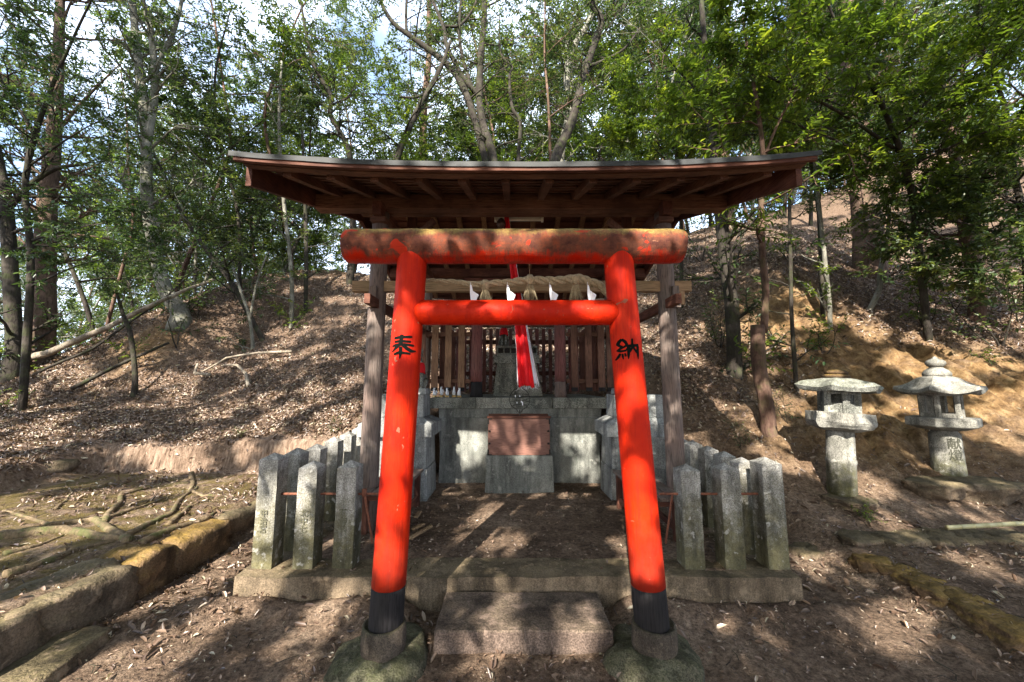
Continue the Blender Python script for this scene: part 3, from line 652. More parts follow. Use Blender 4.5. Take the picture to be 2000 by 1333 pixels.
spray_tree('broadleaf_tree', 'leafy tree just beyond the right tip of the roof', (b1.x, b1.y, zb), [
    [(b1.x, b1.y, zb-.2, .05), (*P(1600, 420, 7.2), .04), (*P(1580, 300, 7.0), .035), (*P(1560, 180, 6.8), .025), (*P(1540, 40, 6.6), .012)],
    [(*P(1590, 340, 7), .02), (*P(1680, 290, 6.8), .012), (*P(1760, 270, 6.6), .006)], [(*P(1580, 260, 7), .02), (*P(1480, 220, 6.8), .012), (*P(1400, 230, 6.6), .006)],
    [(*P(1560, 160, 7), .02), (*P(1660, 100, 6.8), .012), (*P(1760, 80, 6.6), .006)]],
    46, dict(n=12, L=.085, w=.42, kids=5, bias=.0), 11, .9, M['leaf_bg'], M['bark_dark'])
b1 = P(1330, 600, 8.5); zb = hz(b1.x, b1.y)
spray_tree('broadleaf_tree', 'bright green bushy tree right above the right half of the roof', (b1.x, b1.y, zb), [
    [(b1.x, b1.y, zb-.2, .05), (*P(1330, 420, 8.5), .045), (*P(1320, 300, 8.3), .04), (*P(1310, 220, 8.2), .03), (*P(1330, 120, 8), .015)],
    [(*P(1320, 330, 8.4), .02), (*P(1270, 260, 8.2), .012), (*P(1240, 230, 8), .006)], [(*P(1320, 300, 8.4), .02), (*P(1400, 240, 8.2), .012), (*P(1450, 230, 8), .006)]],
    43, dict(n=12, L=.10, w=.38, kids=6, bias=.08), 13, 1.0, M['leaf_bright'], M['bark_dark'])
b1 = P(60, 700, 7.0); zb = hz(b1.x, b1.y)
spray_tree('broadleaf_tree', 'dense dark-leaved tree filling the upper left corner', (b1.x, b1.y, zb), [
    [(b1.x, b1.y, zb-.2, .06), (*P(60, 520, 7), .055), (*P(50, 350, 7), .05), (*P(90, 200, 6.8), .035), (*P(150, 60, 6.5), .02), (*P(200, -40, 6.3), .01)],
    [(*P(50, 330, 7), .02), (*P(150, 260, 6.8), .012), (*P(230, 220, 6.6), .006)], [(*P(60, 470, 7), .02), (*P(180, 440, 6.8), .012), (*P(290, 430, 6.6), .006)],
    [(*P(60, 560, 7), .02), (*P(150, 520, 6.8), .012), (*P(230, 500, 6.6), .006)], [(*P(60, 250, 7), .02), (*P(-10, 120, 6.8), .012), (*P(20, 0, 6.6), .006)]],
    44, dict(n=11, L=.085, w=.40, kids=5), 7, .95, M['leaf_dark'], M['bark_dark'])
b1 = P(470, 560, 10.5); zb = hz(b1.x, b1.y)
spray_tree('broadleaf_tree', 'leafy tree with hanging sprays between the leaning tree and the roof', (b1.x, b1.y, zb), [
    [(b1.x, b1.y, zb-.2, .05), (*P(465, 420, 10.5), .045), (*P(430, 280, 10.2), .04), (*P(420, 150, 10), .03), (*P(450, 20, 9.8), .015)],
    [(*P(450, 350, 10.5), .02), (*P(380, 300, 10.2), .012), (*P(350, 260, 10), .006)], [(*P(440, 300, 10.4), .02), (*P(520, 230, 10.2), .012), (*P(570, 190, 10), .006)],
    [(*P(460, 400, 10.4), .02), (*P(520, 390, 10.2), .012), (*P(570, 420, 10), .006)], [(*P(460, 440, 10.4), .02), (*P(400, 450, 10.2), .012), (*P(370, 460, 10), .006)]],
    45, dict(n=11, L=.10, w=.40, kids=5), 7, 1.1, M['leaf_bg'], M['bark_dark'])
# generic woodland: a few kinds, each copied
def proto(name, seed, H_, spread, leafm, bark, leaf, nb, lean=.1, bole=.35, Lb=1.6, lvl=2, r0=.06):
    t = Tree(seed); root = thing(name, (0, 0, 0), '', 'tree'); pts = [Vector((0, 0, -.4))]; d = Vector((lean*t.r.uniform(-1, 1), lean*t.r.uniform(-1, 1), 1))
    n = 7
    for i in range(n): d = (d+t.rv(.12)).normalized(); d.z = abs(d.z); pts.append(pts[-1]+d*(H_+.4)/n)
    out, ro = t.trunk(pts, [r0*(1-.85*i/n) for i in range(n+1)], 8)
    for k in range(nb):
        f = bole+(1-bole)*(k+t.r.random())/nb; i = min(int(f*(len(out)-1)), len(out)-2); a = t.r.uniform(0, 6.283)
        t.shoot(out[i], Vector((math.cos(a), math.sin(a), t.r.uniform(.1, .9))), Lb*t.r.uniform(.6, 1.2)*(1-.35*f), ro[i]*.55, lvl, leaf)
    t.parts(name, bark, leafm, root); return root
def copy_tree(o):
    c = o.copy(); col.objects.link(c)
    for ch in o.children:
        k = ch.copy(); col.objects.link(k); k.parent = c
    return c
FAR = dict(n=12, L=.115, w=.40, kids=6)
protos = [proto('woodland_tree', 51, 9.5, 3, M['leaf_bg'], M['bark_dark'], FAR, 17, .12, .25, 2.4),
          proto('woodland_tree', 52, 8.0, 3, M['leaf_dark'], M['bark_pale'], FAR, 16, .2, .3, 2.3),
          proto('woodland_tree', 53, 11., 3, M['leaf_bg'], M['bark_red'], FAR, 16, .06, .4, 2.3),
          proto('woodland_tree', 54, 7.0, 3, M['leaf_bright'], M['bark_dark'], FAR, 15, .25, .25, 2.1)]
kinds = ['dark-stemmed leafy tree in the wood beyond the ridge', 'pale-stemmed dark-leaved tree in the wood beyond the ridge',
         'tall red-stemmed tree in the wood beyond the ridge', 'short bright-leaved tree in the wood beyond the ridge']
spots = []
rr = random.Random(5)
for row, (Y, x0, x1, n) in enumerate([(11.5, -14, -5.5, 5), (13.5, -15, 17, 13), (15.5, -19, 20, 13), (18.5, -24, 24, 14), (22, -29, 30, 15), (27, -36, 36, 17), (34, -42, 42, 18)]):
    for i in range(n):
        x = x0+(x1-x0)*(i+.5)/n+rr.uniform(-.9, .9); y = Y+rr.uniform(-1, 1)
        if x < -6 and rr.random() < .12 and row > 0: continue
        spots.append((x, y))
for i, (x, y) in enumerate(spots):
    k = (i*7+rr.randint(0, 3)) % 4
    if i < 4: k = i
    o = protos[k] if i < 4 else copy_tree(protos[k])
    s = rr.uniform(.9, 1.25)*(1+max(0, y-13)*.06)
    o.location = (x, y, hz(x, y)-.05); o.scale = (s, s, s*rr.uniform(.9, 1.15)); o.rotation_euler = (0, 0, rr.uniform(0, 6.28))
    tag(o, kinds[k], 'tree', 'trees of the wood beyond the ridge')
# young understorey plants on the slopes
def proto_shrub(seed, leafm, hgt):
    t = Tree(seed); root = thing('young_shrub', (0, 0, 0), '', 'shrub')
    for k in range(3):
        d = Vector((t.r.gauss(0, .35), t.r.gauss(0, .35), 1)); t.shoot(Vector((0, 0, -.05)), d, hgt, .012, 1, dict(n=9, L=.085, w=.42, kids=6), .3)
    t.parts('s', M['bark_dark'], leafm, root); return root
shr = [proto_shrub(61, M['leaf_bg'], .9), proto_shrub(62, M['leaf_bright'], .7)]
sh_px = [(40, 470, 8.0, 'leafy shrub at the far left in front of the dark trunk'), (150, 640, 8.8, 'shrub left of the leaning tree base'), (370, 560, 9.2, 'shrub just right of the leaning tree base'),
         (240, 680, 8.2, 'shrub beside the bright fallen log'), (460, 600, 10, 'shrub on the middle of the left ridge'), (30, 730, 8.0, 'low green shrub on the far left bank'),
         (350, 670, 8.6, 'low shrub above the horizontal stick'), (560, 640, 9.4, 'small shrub at the foot of the thin grey sapling'), (1400, 600, 7.0, 'shrub left of the slim dark tree'),
         (1600, 600, 6.6, 'fern-like shrub in front of the pale sapling'), (1540, 480, 8.6, 'shrub on the brow right of the red stem'), (1800, 610, 7.0, 'shrub below the cedar trunk'),
         (1950, 640, 6.4, 'low shrub at the foot of the brown trunk'), (1740, 470, 9.4, 'shrub behind the cedar trunk'), (1980, 560, 7.0, 'shrub at the right edge of the slope'),
         (1480, 560, 6.0, 'leafy shoot behind the reddish cut trunk'), (1370, 480, 10.5, 'shrub behind the right end of the worn top beam'), (60, 600, 8.6, 'shrub between the two dark left trunks')]
for i, (a, b, Y, lb) in enumerate(sh_px):
    p = P(a, b, Y); o = shr[i % 2] if i < 2 else copy_tree(shr[i % 2]); s = rr.uniform(.8, 1.5)
    o.location = (p.x, p.y, hz(p.x, p.y)-.02); o.scale = (s, s, s); o.rotation_euler = (0, 0, rr.uniform(0, 6.28)); tag(o, lb, 'shrub', 'shrubs on the slopes')
for i, (a, b, Y, s, lb) in enumerate([(1698, 1025, 3.75, .32, 'small green fern tuft between the left lantern and the step stones'), (655, 858, 5.75, .3, 'small fern on top of the cut earth bank'), (470, 862, 5.75, .25, 'tiny weed on the lip of the cut earth bank'),
        (1540, 830, 5.3, .5, 'low shrub left of the left lantern roof'), (1935, 720, 5.9, .5, 'low shrub on the clay bank right of the right lantern'), (1450, 880, 4.9, .4, 'small plant at the foot of the reddish cut trunk'), (20, 770, 7.0, .7, 'bright low plant on the far left slope')]):
    p = P(a, b, Y); o = copy_tree(shr[(i+1) % 2]); o['group'] = 'small ferns and weeds'
    o.location = (p.x, p.y, hz(p.x, p.y)-.01); o.scale = (s, s, s*.8); o.rotation_euler = (0, 0, rr.uniform(0, 6.28)); tag(o, lb, 'small plant', 'small ferns and weeds')
# ------------------------------------------------------------------ unseen leaf canopy, added overhead and behind the viewer: throws the dappled shade
HOLES = []  # gaps left in the added leaves so sun patches land on chosen points
def hole(px, py, Y, r): HOLES.append((P(px, py, Y), r))
for h in [(925, 870, 5.25, .13), (900, 850, 5.25, .07), (1140, 850, 5.25, .09), (1150, 900, 5.25, .09), (1035, 468, 2.15, .05), (1270, 470, 2.15, .09), (1320, 470, 2.15, .07),
          (860, 475, 2.15, .05), (960, 600, 2.18, .06), (1150, 600, 2.18, .06), (1015, 860, 4.6, .06), (780, 860, 2.15, .09), (765, 980, 2.15, .07), (1250, 960, 2.15, .10), (1265, 1080, 2.15, .08), (735, 1080, 2.15, .06), (1225, 800, 2.15, .05),
          (1650, 820, 4.2, .14), (1645, 880, 4.2, .14), (1850, 745, 4.4, .17), (1880, 800, 4.4, .12), (1870, 870, 4.4, .09), (1650, 755, 4.0, .10)]: hole(*h)
for h in [(1780, 700, 6.0, .28), (1900, 690, 5.9, .32), (1965, 800, 5.3, .25), (1700, 640, 6.8, .28), (1580, 560, 7.6, .35), (1820, 640, 6.4, .2), (1540, 840, 5.0, .18), (1690, 780, 5.3, .16)]: hole(*h)
for px, py, z, r in [(960, 1000, .19, .14), (1000, 1060, .19, .10), (930, 1040, .19, .09), (1110, 965, .19, .07), (500, 1150, .1, .16), (1590, 1100, .05, .13), (1700, 960, .3, .18), (1760, 1010, .3, .12),
                     (1520, 950, .2, .1), (230, 1110, .3, .14), (320, 1060, .3, .12), (100, 900, .4, .25), (440, 950, .28, .2), (250, 1290, .02, .15), (980, 1180, .1, .07), (960, 1260, .05, .12), (1130, 1240, .05, .1),
                     (600, 1060, .2, .1), (700, 1040, .2, .1), (1440, 1000, .3, .1), (1740, 1220, .03, .12), (1900, 1100, .1, .1), (400, 1230, .02, .1), (640, 1200, .02, .13), (60, 1200, .2, .15)]:
    HOLES.append((GZ(px, py, z), r))
Y0 = -4.0; sx = SUN_D.x/SUN_D.y; sz = -SUN_D.z/SUN_D.y
nC = 430000
ca = rng.uniform(-17, 13, nC); cb = rng.uniform(2.6, 23, nC)
g1 = fbm(ca*1.7+3, cb*1.7, 3, 71); g2 = fbm(ca*5.2, cb*5.2, 3, 72); g3 = fbm(ca*.35, cb*.35, 2, 73)
opn = sst(.500, .535, g1*.6+g2*.4+(g3-.5)*.30)
# the hill beyond the shrine gets more of the sun than the forecourt
hill = sst(8.2, 12.5, cb); opn = np.clip(opn+hill*sst(.455, .495, g1*.55+g2*.45)*.8, 0, 1)
opn = np.clip(opn+sst(.3, 1.2, ca)*sst(10, 11.5, cb)*sst(.40, .46, g1*.5+g2*.5)*.6, 0, 1)
zone = sst(-3.9, -3.2, ca)*sst(-.2, -.8, ca)*sst(4.7, 5.2, cb)*sst(8.6, 7.8, cb); opn = opn*(1-zone*.55)
zone2 = sst(-1.2, -.6, ca)*sst(3.8, 3.2, ca)*sst(5.2, 5.8, cb)*sst(8.8, 7.8, cb); opn = opn*(1-zone2*.1)
keep = rng.random(nC) > opn
for p, r in HOLES:
    ha = p.x-sx*(p.y-Y0); hb = p.z+sz*(p.y-Y0)
    keep &= ((ca-ha)**2+((cb-hb)*.8)**2) > (r+.09)**2
ca = ca[keep]; cb = cb[keep]; n = len(ca)
yy = Y0+np.where(rng.random(n) < .5, rng.uniform(-3.5, 2.6, n), rng.uniform(0, 10.5, n))
zz_ = cb-sz*(yy-Y0); bad = (zz_ < 2.6+1.35*np.maximum(yy, 0)) & (yy > Y0); yy = np.where(bad, Y0+rng.uniform(-3.0, 2.6, n), yy); zz_ = cb-sz*(yy-Y0); yy = np.where((yy > 0) & (zz_ < 2.6+1.35*yy), -4., yy)
yy = np.where(cb < 4.6, Y0+rng.uniform(-1.5, 0, n), yy)
pos = np.stack([ca+sx*(yy-Y0), yy, cb-sz*(yy-Y0)], 1)
nr = rng.normal(0, .6, (n, 3))+np.array([[-.3, -.8, .9]])
d = rng.normal(0, 1, (n, 3)); d -= nr*(d*nr).sum(1, keepdims=True)/(nr*nr).sum(1, keepdims=True)
ln = rng.uniform(.11, .20, n)
me = leaf_mesh('shade_canopy', pos, d, nr, ln, ln*.5, rng.random(n), M['leaf_bg'])
link(me, 'shade_canopy', label='unseen leaf canopy added above the viewpoint to dapple the sunlight', cat='canopy', kind='stuff')
# ------------------------------------------------------------------ torii
TY = 2.25
tor = thing('torii_gate', (0.03, TY, 0), 'vermilion wooden gate with two leaning pillars and a worn round top beam', 'torii gate')
pil = []
for sgn, (pt, pb) in ((-1, ((806, 500), (753, 1230))), (1, ((1207, 500), (1274, 1230)))):
    a = P(*pt, TY); b = P(*pb, TY); d = (a-b)/(a.z-b.z)
    at = lambda z, b=b, d=d: Vector((b.x+d.x*(z-b.z), TY, z))
    rad = lambda z: .0945-(z/2.3)*.007
    zs = [.395+(2.36-.395)*i/24 for i in range(25)]
    pl = MB().tube([at(z) for z in zs], [rad(z) for z in zs], 48).build('pillar', M['paint'], tor, smooth=True)
    zs = [.14+(.398-.14)*i/6 for i in range(7)]
    MB().tube([at(z) for z in zs], [rad(z)*.985 for z in zs], 40).build('pillar_foot', M['charred'], pl, smooth=True, label='black lower end of the pillar')
    c = at(0)
    co = MB().lathe((c.x, TY, 0), [(.116, .04), (.121, .10), (.119, .17), (.116, .192), (.104, .20), (.098, .19)], 40, wob=.05).build('collar', M['collar'], tor, smooth=True)
    MB().lathe((c.x, TY, 0), [(.29, -.12), (.275, -.02), (.25, .03), (.19, .065), (.13, .075)], 40, wob=.22).build('footing', M['footing'], tor, smooth=True); roughen(bpy.data.objects[[o.name for o in tor.children if o.name.startswith('footing')][-1]], 2, .022, 6, sgn)
    pil.append((at, rad))
kx0 = P(668, 481, TY-.075).x; kx1 = P(1340, 481, TY-.075).x
n = 40; pts = [(kx0+(kx1-kx0)*i/n, TY, 2.341+.0009*math.sin(i)) for i in range(n+1)]
rs = [.1055+.0012*math.sin(i*1.7) for i in range(n+1)]; rs[0] *= .95; rs[-1] *= .95
MB().tube([(kx0-.006, TY, 2.341)]+pts+[(kx1+.006, TY, 2.341)], [.092]+rs+[.092], 56).build('top_beam', M['paint_worn'], tor, smooth=True, label='round top beam, paint worn to mossy brown above')
nx0 = P(812, 611, TY).x; nx1 = P(1206, 611, TY).x
n = 20; MB().tube([(nx0+(nx1-nx0)*i/n, TY-.012, 1.926) for i in range(n+1)], [.060]+[.0755]*(n-1)+[.060], 48).build('tie_beam', M['paint'], tor, smooth=True)
# painted characters, stroke by stroke
def char(strokes, org, sc, pil_, name):
    at, rad = pil_; mb = MB(); k = 0
    for st in strokes:
        pts = [(Vector((p[0], p[1])), p[2]*(.72 if name == 'ho' else .56)) for p in st]; fine = []
        for i in range(len(pts)-1):
            for j in range(6):
                t = j/6; fine.append((pts[i][0].lerp(pts[i+1][0], t), pts[i][1]*(1-t)+pts[i+1][1]*t))
        fine.append(pts[-1]); vs = []; fs = []; k += 1
        for i, (p, w) in enumerate(fine):
            d = (fine[min(i+1, len(fine)-1)][0]-fine[max(i-1, 0)][0]).normalized(); nn = Vector((-d.y, d.x))
            e = 1.0 if 0 < i < len(fine)-1 else .75
            for s_ in (-1, -.5, 0, .5, 1):
                q = p+nn*w*s_*e*.9; px, py = org[0]+q.x/sc, org[1]+q.y/sc
                W = P(px, py, TY-.08); ax = at(W.z).x; r = rad(W.z)+.0012+.00012*k
                an = max(-1.3, min(1.3, math.asin(max(-.97, min(.97, (W.x-ax)/r)))))
                vs.append((ax+math.sin(an)*r, TY-math.cos(an)*r, W.z))
        for i in range(len(fine)-1):
            for j in range(4): a_ = i*5+j; fs.append((a_, a_+5, a_+6, a_+1))
        mb.add(vs, fs)
    return mb
HO = [[(232, 243, 30), (330, 232, 36), (508, 222, 30)], [(235, 302, 26), (340, 290, 34), (490, 298, 28)], [(195, 368, 18), (260, 350, 34), (400, 340, 30), (530, 356, 26)],
      [(362, 188, 42), (350, 260, 46), (345, 350, 40)], [(335, 330, 38), (270, 385, 38), (190, 458, 12)], [(360, 335, 40), (430, 400, 42), (490, 440, 40), (550, 438, 12)],
      [(228, 492, 24), (300, 468, 36), (380, 468, 30), (482, 482, 24)], [(342, 375, 44), (338, 480, 42), (326, 562, 8)]]
NO = [[(460, 440, 70), (405, 505, 80), (378, 575, 75), (430, 625, 60), (480, 640, 60)], [(455, 440, 60), (540, 510, 80), (585, 590, 70), (520, 640, 50), (440, 680, 60), (378, 735, 60), (440, 755, 60), (570, 735, 55)],
      [(590, 600, 50), (600, 660, 40), (560, 740, 40)], [(435, 810, 50), (400, 900, 60), (345, 985, 30)], [(480, 815, 45), (490, 890, 50), (505, 965, 25)], [(535, 805, 50), (560, 890, 45)],
      [(640, 590, 80), (625, 720, 80), (625, 860, 70), (622, 965, 15)], [(600, 620, 70), (720, 610, 75), (880, 600, 70)], [(860, 560, 70), (868, 700, 80), (875, 850, 70), (882, 970, 15)],
      [(712, 425, 50), (716, 520, 56), (725, 640, 70)], [(725, 630, 60), (690, 710, 60), (640, 800, 40)], [(730, 630, 60), (780, 710, 60), (850, 800, 50)]]
char(HO, (740, 630), 7.84, pil[0], 'ho').build('inscription', M['ink'], tor, label='black painted character on the left pillar')
char(NO, (1180, 630), 13.33, pil[1], 'no').build('inscription', M['ink'], tor, label='black painted character on the right pillar')
# ------------------------------------------------------------------ straw rope with tassels, paper streamers
RY = 2.40
rp = [(800, 546, .006), (835, 547, .010), (880, 550, .014), (930, 556, .020), (985, 553, .024), (1035, 548, .027), (1085, 549, .028), (1130, 545, .030), (1165, 554, .027), (1195, 580, .024)]
rope = thing('straw_rope', P(1003, 550, RY), 'twisted rice-straw rope with three tassels slung between the gate pillars', 'rope')
cp = []; 
for i in range(len(rp)-1):
    for k in range(14):
        t = k/14; a, b = rp[i], rp[i+1]; tt = t*t*(3-2*t)
        cp.append((P(a[0]*(1-t)+b[0]*t, a[1]*(1-tt)+b[1]*tt, RY), a[2]*(1-t)+b[2]*t))
for s_ in range(3):
    mb = MB(); pts = []; rs = []
    for i, (p, r) in enumerate(cp):
        a = i*.36+s_*2.094; pts.append(p+Vector((0, math.cos(a), math.sin(a)))*r*.58); rs.append(r*.52)
    mb.tube(pts, rs, 10, True, .05); mb.build('strand', M['straw'], rope, smooth=True)
rr = random.Random(9)
for px, yt in ((948, 556), (1035, 546), (1124, 546)):
    c = P(px, yt, RY-.005); mb = MB()
    mb.tube([c+Vector((0, 0, .028)), c, c-Vector((0, 0, .035))], [.018, .031, .022], 12)
    for k in range(70):
        a = rr.uniform(0, 6.28); q = rr.random()**.5; L = rr.uniform(.115, .155)
        p0 = c+Vector((math.cos(a)*.012*q, math.sin(a)*.012*q, -.02)); p1 = c+Vector((math.cos(a)*.022*q, math.sin(a)*.018*q, -.05)); p2 = c+Vector((math.cos(a)*.048*q+rr.gauss(0, .006), math.sin(a)*.03*q, -L))
        mb.tube([p0, p1, p2], [.0024, .0022, .0012], 4)
    mb.build('tassel', M['straw'], rope, smooth=True)
p = P(1034, 545, RY); MB().tube([p, Vector((p.x-.004, TY+.02, 2.235))], .0015, 5).build('tie_string', M['straw'], rope)
shl = ['folded white paper streamer left of the left tassel', 'folded white paper streamer between the left and middle tassels', 'folded white paper streamer between the middle and right tassels', 'folded white paper streamer right of the right tassel, its tail showing below the tie beam']
for i, px in enumerate((918, 990, 1073, 1147)):
    c = P(px, 556, RY-.035); sc = .00298
    # two leaves, each a folded zigzag in thin paper
    def pq(x, y, d=0): return (c.x+x*sc, c.y+d, c.z-y*sc)
    long = 26 if i == 3 else 0
    mb = MB()
    A = [(0, 0), (3.5, 1), (6, 14), (8, 34), (2, 36), (0, 18)]; Bq = [(6, 14), (19, 23), (14, 35), (8, 36)]
    Cq = [(2, 36), (9, 36), (14, 60+long*.9), (5, 66+long*.8)]
    for poly, dd in ((A, 0), (Bq, -.006), (Cq, .004)):
        n = len(poly); v = [pq(x, y, dd+(.004 if j % 2 else 0)) for j, (x, y) in enumerate(poly)]+[pq(x, y, dd+.0012+(.004 if j % 2 else 0)) for j, (x, y) in enumerate(poly)]
        mb.add(v, [tuple(range(n)), tuple(range(2*n-1, n-1, -1))]+[(j, j+n, (j+1) % n+n, (j+1) % n) for j in range(n)])
    mb.tube([pq(1, -6, .01), pq(1, 3, .002)], .0012, 5)
    tag(mb.build('paper_streamer', M['paper']), shl[i], 'paper streamer', 'paper streamers on the rope')
# ------------------------------------------------------------------ porch (open pavilion)
PY = 3.63; CX = .09
porch = thing('shrine_porch', (CX, PY, .19), 'open timber porch with a wide shallow gabled roof over the altar', 'porch')
def post(x, y, r0, r1, z1, mat):
    mb = MB(); zz = [.17+(z1-.17)*i/10 for i in range(11)]
    mb.tube([(x+(.02 if x < 0 else -.02)*(z/3.3), y, z) for z in zz], [r0+(r1-r0)*i/10 for i in range(11)], 14, True, .02)
    return mb.build('post', mat, porch, smooth=True)
xl = P(721, 900, PY).x; xr = P(1318, 860, PY).x
post(xl, PY, .088, .078, 3.20, M['gwood_z']); post(xr, PY, .088, .078, 3.20, M['gwood_z'])
post(-1.36, 5.95, .07, .065, 3.20, M['gwood_z']); post(1.56, 5.95, .07, .065, 3.20, M['gwood_z'])
bx0, bx1 = -1.95, 2.13
MB().box(bx0, bx1, PY-.06, PY+.06, 3.225, 3.375).build('eave_beam', M['bwood_x'], porch, bevel=.006)
MB().box(bx0+.4, bx1-.4, PY+.075, PY+.15, 3.228, 3.33).build('eave_beam', M['bwood_x'], porch, bevel=.006)
MB().box(bx0, bx1, 5.88, 6.02, 3.20, 3.34).build('eave_beam', M['dwood_x'], porch, bevel=.006)
MB().box(-.75, .95, 5.80, 5.86, 3.06, 3.16).build('hanging_rail', M['dwood_x'], porch, bevel=.004)
for x in (-.5, -.1, .3, .7): MB().box(x-.05, x+.05, 5.805, 5.86, 2.96, 3.06).build('short_strut', M['dwood_z'], porch, bevel=.003)
for x in (xl+.03, xr-.03):    # beams running back from the posts, blunt ends forward of the eave beam
    MB().box(x-.045, x+.045, PY-.16, 6.15, 3.125, 3.255).build('side_beam', M['dwood_y'], porch, bevel=.005)
    MB().box(x-.075, x+.075, PY-.12, PY+.10, 3.07, 3.123).build('bracket', M['bwood_x'], porch, bevel=.01)
    MB().box(x-.028, x+.028, PY-.30, 6.1, 2.22, 2.31).build('side_rail', M['dwood_y'], porch, bevel=.004)
    MB().box(x-.05, x+.05, 4.68, 4.80, 3.225, 3.78).build('king_post', M['dwood_z'], porch, bevel=.004)
    s_ = 1 if x < 0 else -1
    MB().beam((x+s_*.03, PY+.1, 2.75), (x+s_*.5, PY+.12, 3.18), .05, .07, up=Vector((0, 1, 0))).build('brace', M['bwood_z'], porch, bevel=.004)
MB().box(P(690, 560, PY).x, P(1348, 560, PY).x, PY-.035, PY+.035, 2.395, 2.50).build('cross_rail', M['ywood_x'], porch, bevel=.004)
MB().box(-1.5, 1.7, 5.92, 5.98, 2.40, 2.50).build('cross_rail', M['bwood_x'], porch, bevel=.004)
MB().box(xl-.03, xl+.05, PY-.125, PY-.07, 2.22, 2.43, t=.01).build('wedge', M['gwood_z'], porch, bevel=.004)
MB().box(xr-.01, xr+.07, PY-.125, PY-.07, 2.22, 2.43, t=.01).build('wedge', M['gwood_z'], porch, bevel=.004)
MB().box(xr+.09, xr+.14, PY-.06, PY-.02, 2.26, 2.39).build('wedge', M['ywood_z'], porch, bevel=.004)
SL = .345; RYC = 4.75
def zr(y): return 3.03+(min(y, 2*RYC-y)-2.55)*SL     # underside of the sheathing
def lift(x): return -.002+.085*max(0, abs((x-CX)/2.1))**2.6
def rafter(x, y0, y1, mat, w=.062, h=.068, nm='rafter'):
    n = 6; mb = MB(); L = lift(x); c0 = []
    for i in range(n+1):
        y = y0+(y1-y0)*i/n; z = zr(y)-.004+L*abs(y-RYC)/2.2
        c0.append([(x-w/2, y, z-h), (x+w/2, y, z-h), (x+w/2, y, z), (x-w/2, y, z)])
    vs = sum(c0, []); fs = [(0, 1, 2, 3), tuple(n*4+k for k in (3, 2, 1, 0))]
    for i in range(n):
        for k in range(4): fs.append((i*4+k, (i+1)*4+k, (i+1)*4+(k+1) % 4, i*4+(k+1) % 4))
    return mb.add(vs, fs).build(nm, mat, porch)
for i in range(12):
    x = -1.71+.3325*i; rafter(x, 2.72, RYC, M['bwood_y']); rafter(x, RYC+.002, 6.75, M['pwood_y'])
for x in (bx0-.028, bx1+.028):
    rafter(x, 2.69, RYC, M['dwood_y'], .045, .17, 'bargeboard'); rafter(x, RYC+.002, 6.85, M['dwood_y'], .045, .17, 'bargeboard')
def roofsheet(y0, y1, t0, t1, mat, nm, x0=-1.99, x1=2.18, ny_=10, nx_=36, wav=0):
    mb = MB(); vs = []; fs = []
    for lay in (t0, t1):
        for j in range(ny_+1):
            y = y0+(y1-y0)*j/ny_
            for i in range(nx_+1):
                x = x0+(x1-x0)*i/nx_; vs.append((x, y, zr(y)+lay+lift(x)*abs(y-RYC)/2.2+(wav*mn.noise(Vector((x*2.5, y, 0))) if wav else 0)))
    q = (nx_+1)*(ny_+1); I = lambda l, j, i: l*q+j*(nx_+1)+i
    for j in range(ny_):
        for i in range(nx_):
            fs.append((I(0, j+1, i), I(0, j+1, i+1), I(0, j, i+1), I(0, j, i))); fs.append((I(1, j, i), I(1, j, i+1), I(1, j+1, i+1), I(1, j+1, i)))
    for i in range(nx_): fs.append((I(0, 0, i), I(0, 0, i+1), I(1, 0, i+1), I(1, 0, i))); fs.append((I(0, ny_, i+1), I(0, ny_, i), I(1, ny_, i), I(1, ny_, i+1)))
    for j in range(ny_): fs.append((I(0, j+1, 0), I(0, j, 0), I(1, j, 0), I(1, j+1, 0))); fs.append((I(0, j, nx_), I(0, j+1, nx_), I(1, j+1, nx_), I(1, j, nx_)))
    return mb.add(vs, fs).build(nm, mat, porch)
# sheathing boards run along the roof with shadow gaps; sheet metal over them
for side in (0, 1):
    mb = MB(); y = 2.60; k = 0
    while y < RYC-.05:
        y2 = y+.072
        a, b = (y, y2) if side == 0 else (2*RYC-y2, 2*RYC-y)
        n = 24
        for i in range(n):
            xa = -2.0+4.19*i/n; xb = -2.0+4.19*(i+1)/n; lo = -.004 if k % 2 else 0
            c = [(xa, a), (xb, a), (xb, b), (xa, b)]; f_ = lambda p: zr(p[1])+lift(p[0])*abs(p[1]-RYC)/2.2
            mb.hexa([(p[0], p[1], f_(p)+lo) for p in c]+[(p[0], p[1], f_(p)+.012+lo) for p in c])
        y += .123; k += 1
    mb.build('sheathing', M['bwood_x'] if side == 0 else M['dwood_x'], porch)
roofsheet(2.56, RYC-.001, .020, .036, M['dwood_x'], 'under_roof'); roofsheet(RYC+.001, 6.94, .020, .036, M['dwood_x'], 'under_roof')
roofsheet(2.52, RYC-.001, .040, .046, M['sheet'], 'roof_sheet', -2.01, 2.20, wav=.006); roofsheet(RYC+.001, 6.98, .040, .046, M['sheet'], 'roof_sheet', -2.01, 2.20)
def edge(y0, y1, za, zb, mat, nm, x0, x1, w=.0):
    mb = MB(); n = 40; vs = []; fs = []
    for i in range(n+1):
        x = x0+(x1-x0)*i/n; z = zr(y0)+lift(x)+(w*mn.noise(Vector((x*3, 1, 2))))
        vs += [(x, y0, z+za), (x, y1, z+za), (x, y1, z+zb), (x, y0, z+zb)]
    fs = [(0, 1, 2, 3), tuple(n*4+k for k in (3, 2, 1, 0))]
    for i in range(n):
        for k in range(4): fs.append((i*4+k, i*4+(k+1) % 4, (i+1)*4+(k+1) % 4, (i+1)*4+k))
    return mb.add(vs, fs).build(nm, mat, porch)
edge(2.515, 2.519, .010, .047, M['sheet'], 'eave_flashing', -2.01, 2.20, .004)
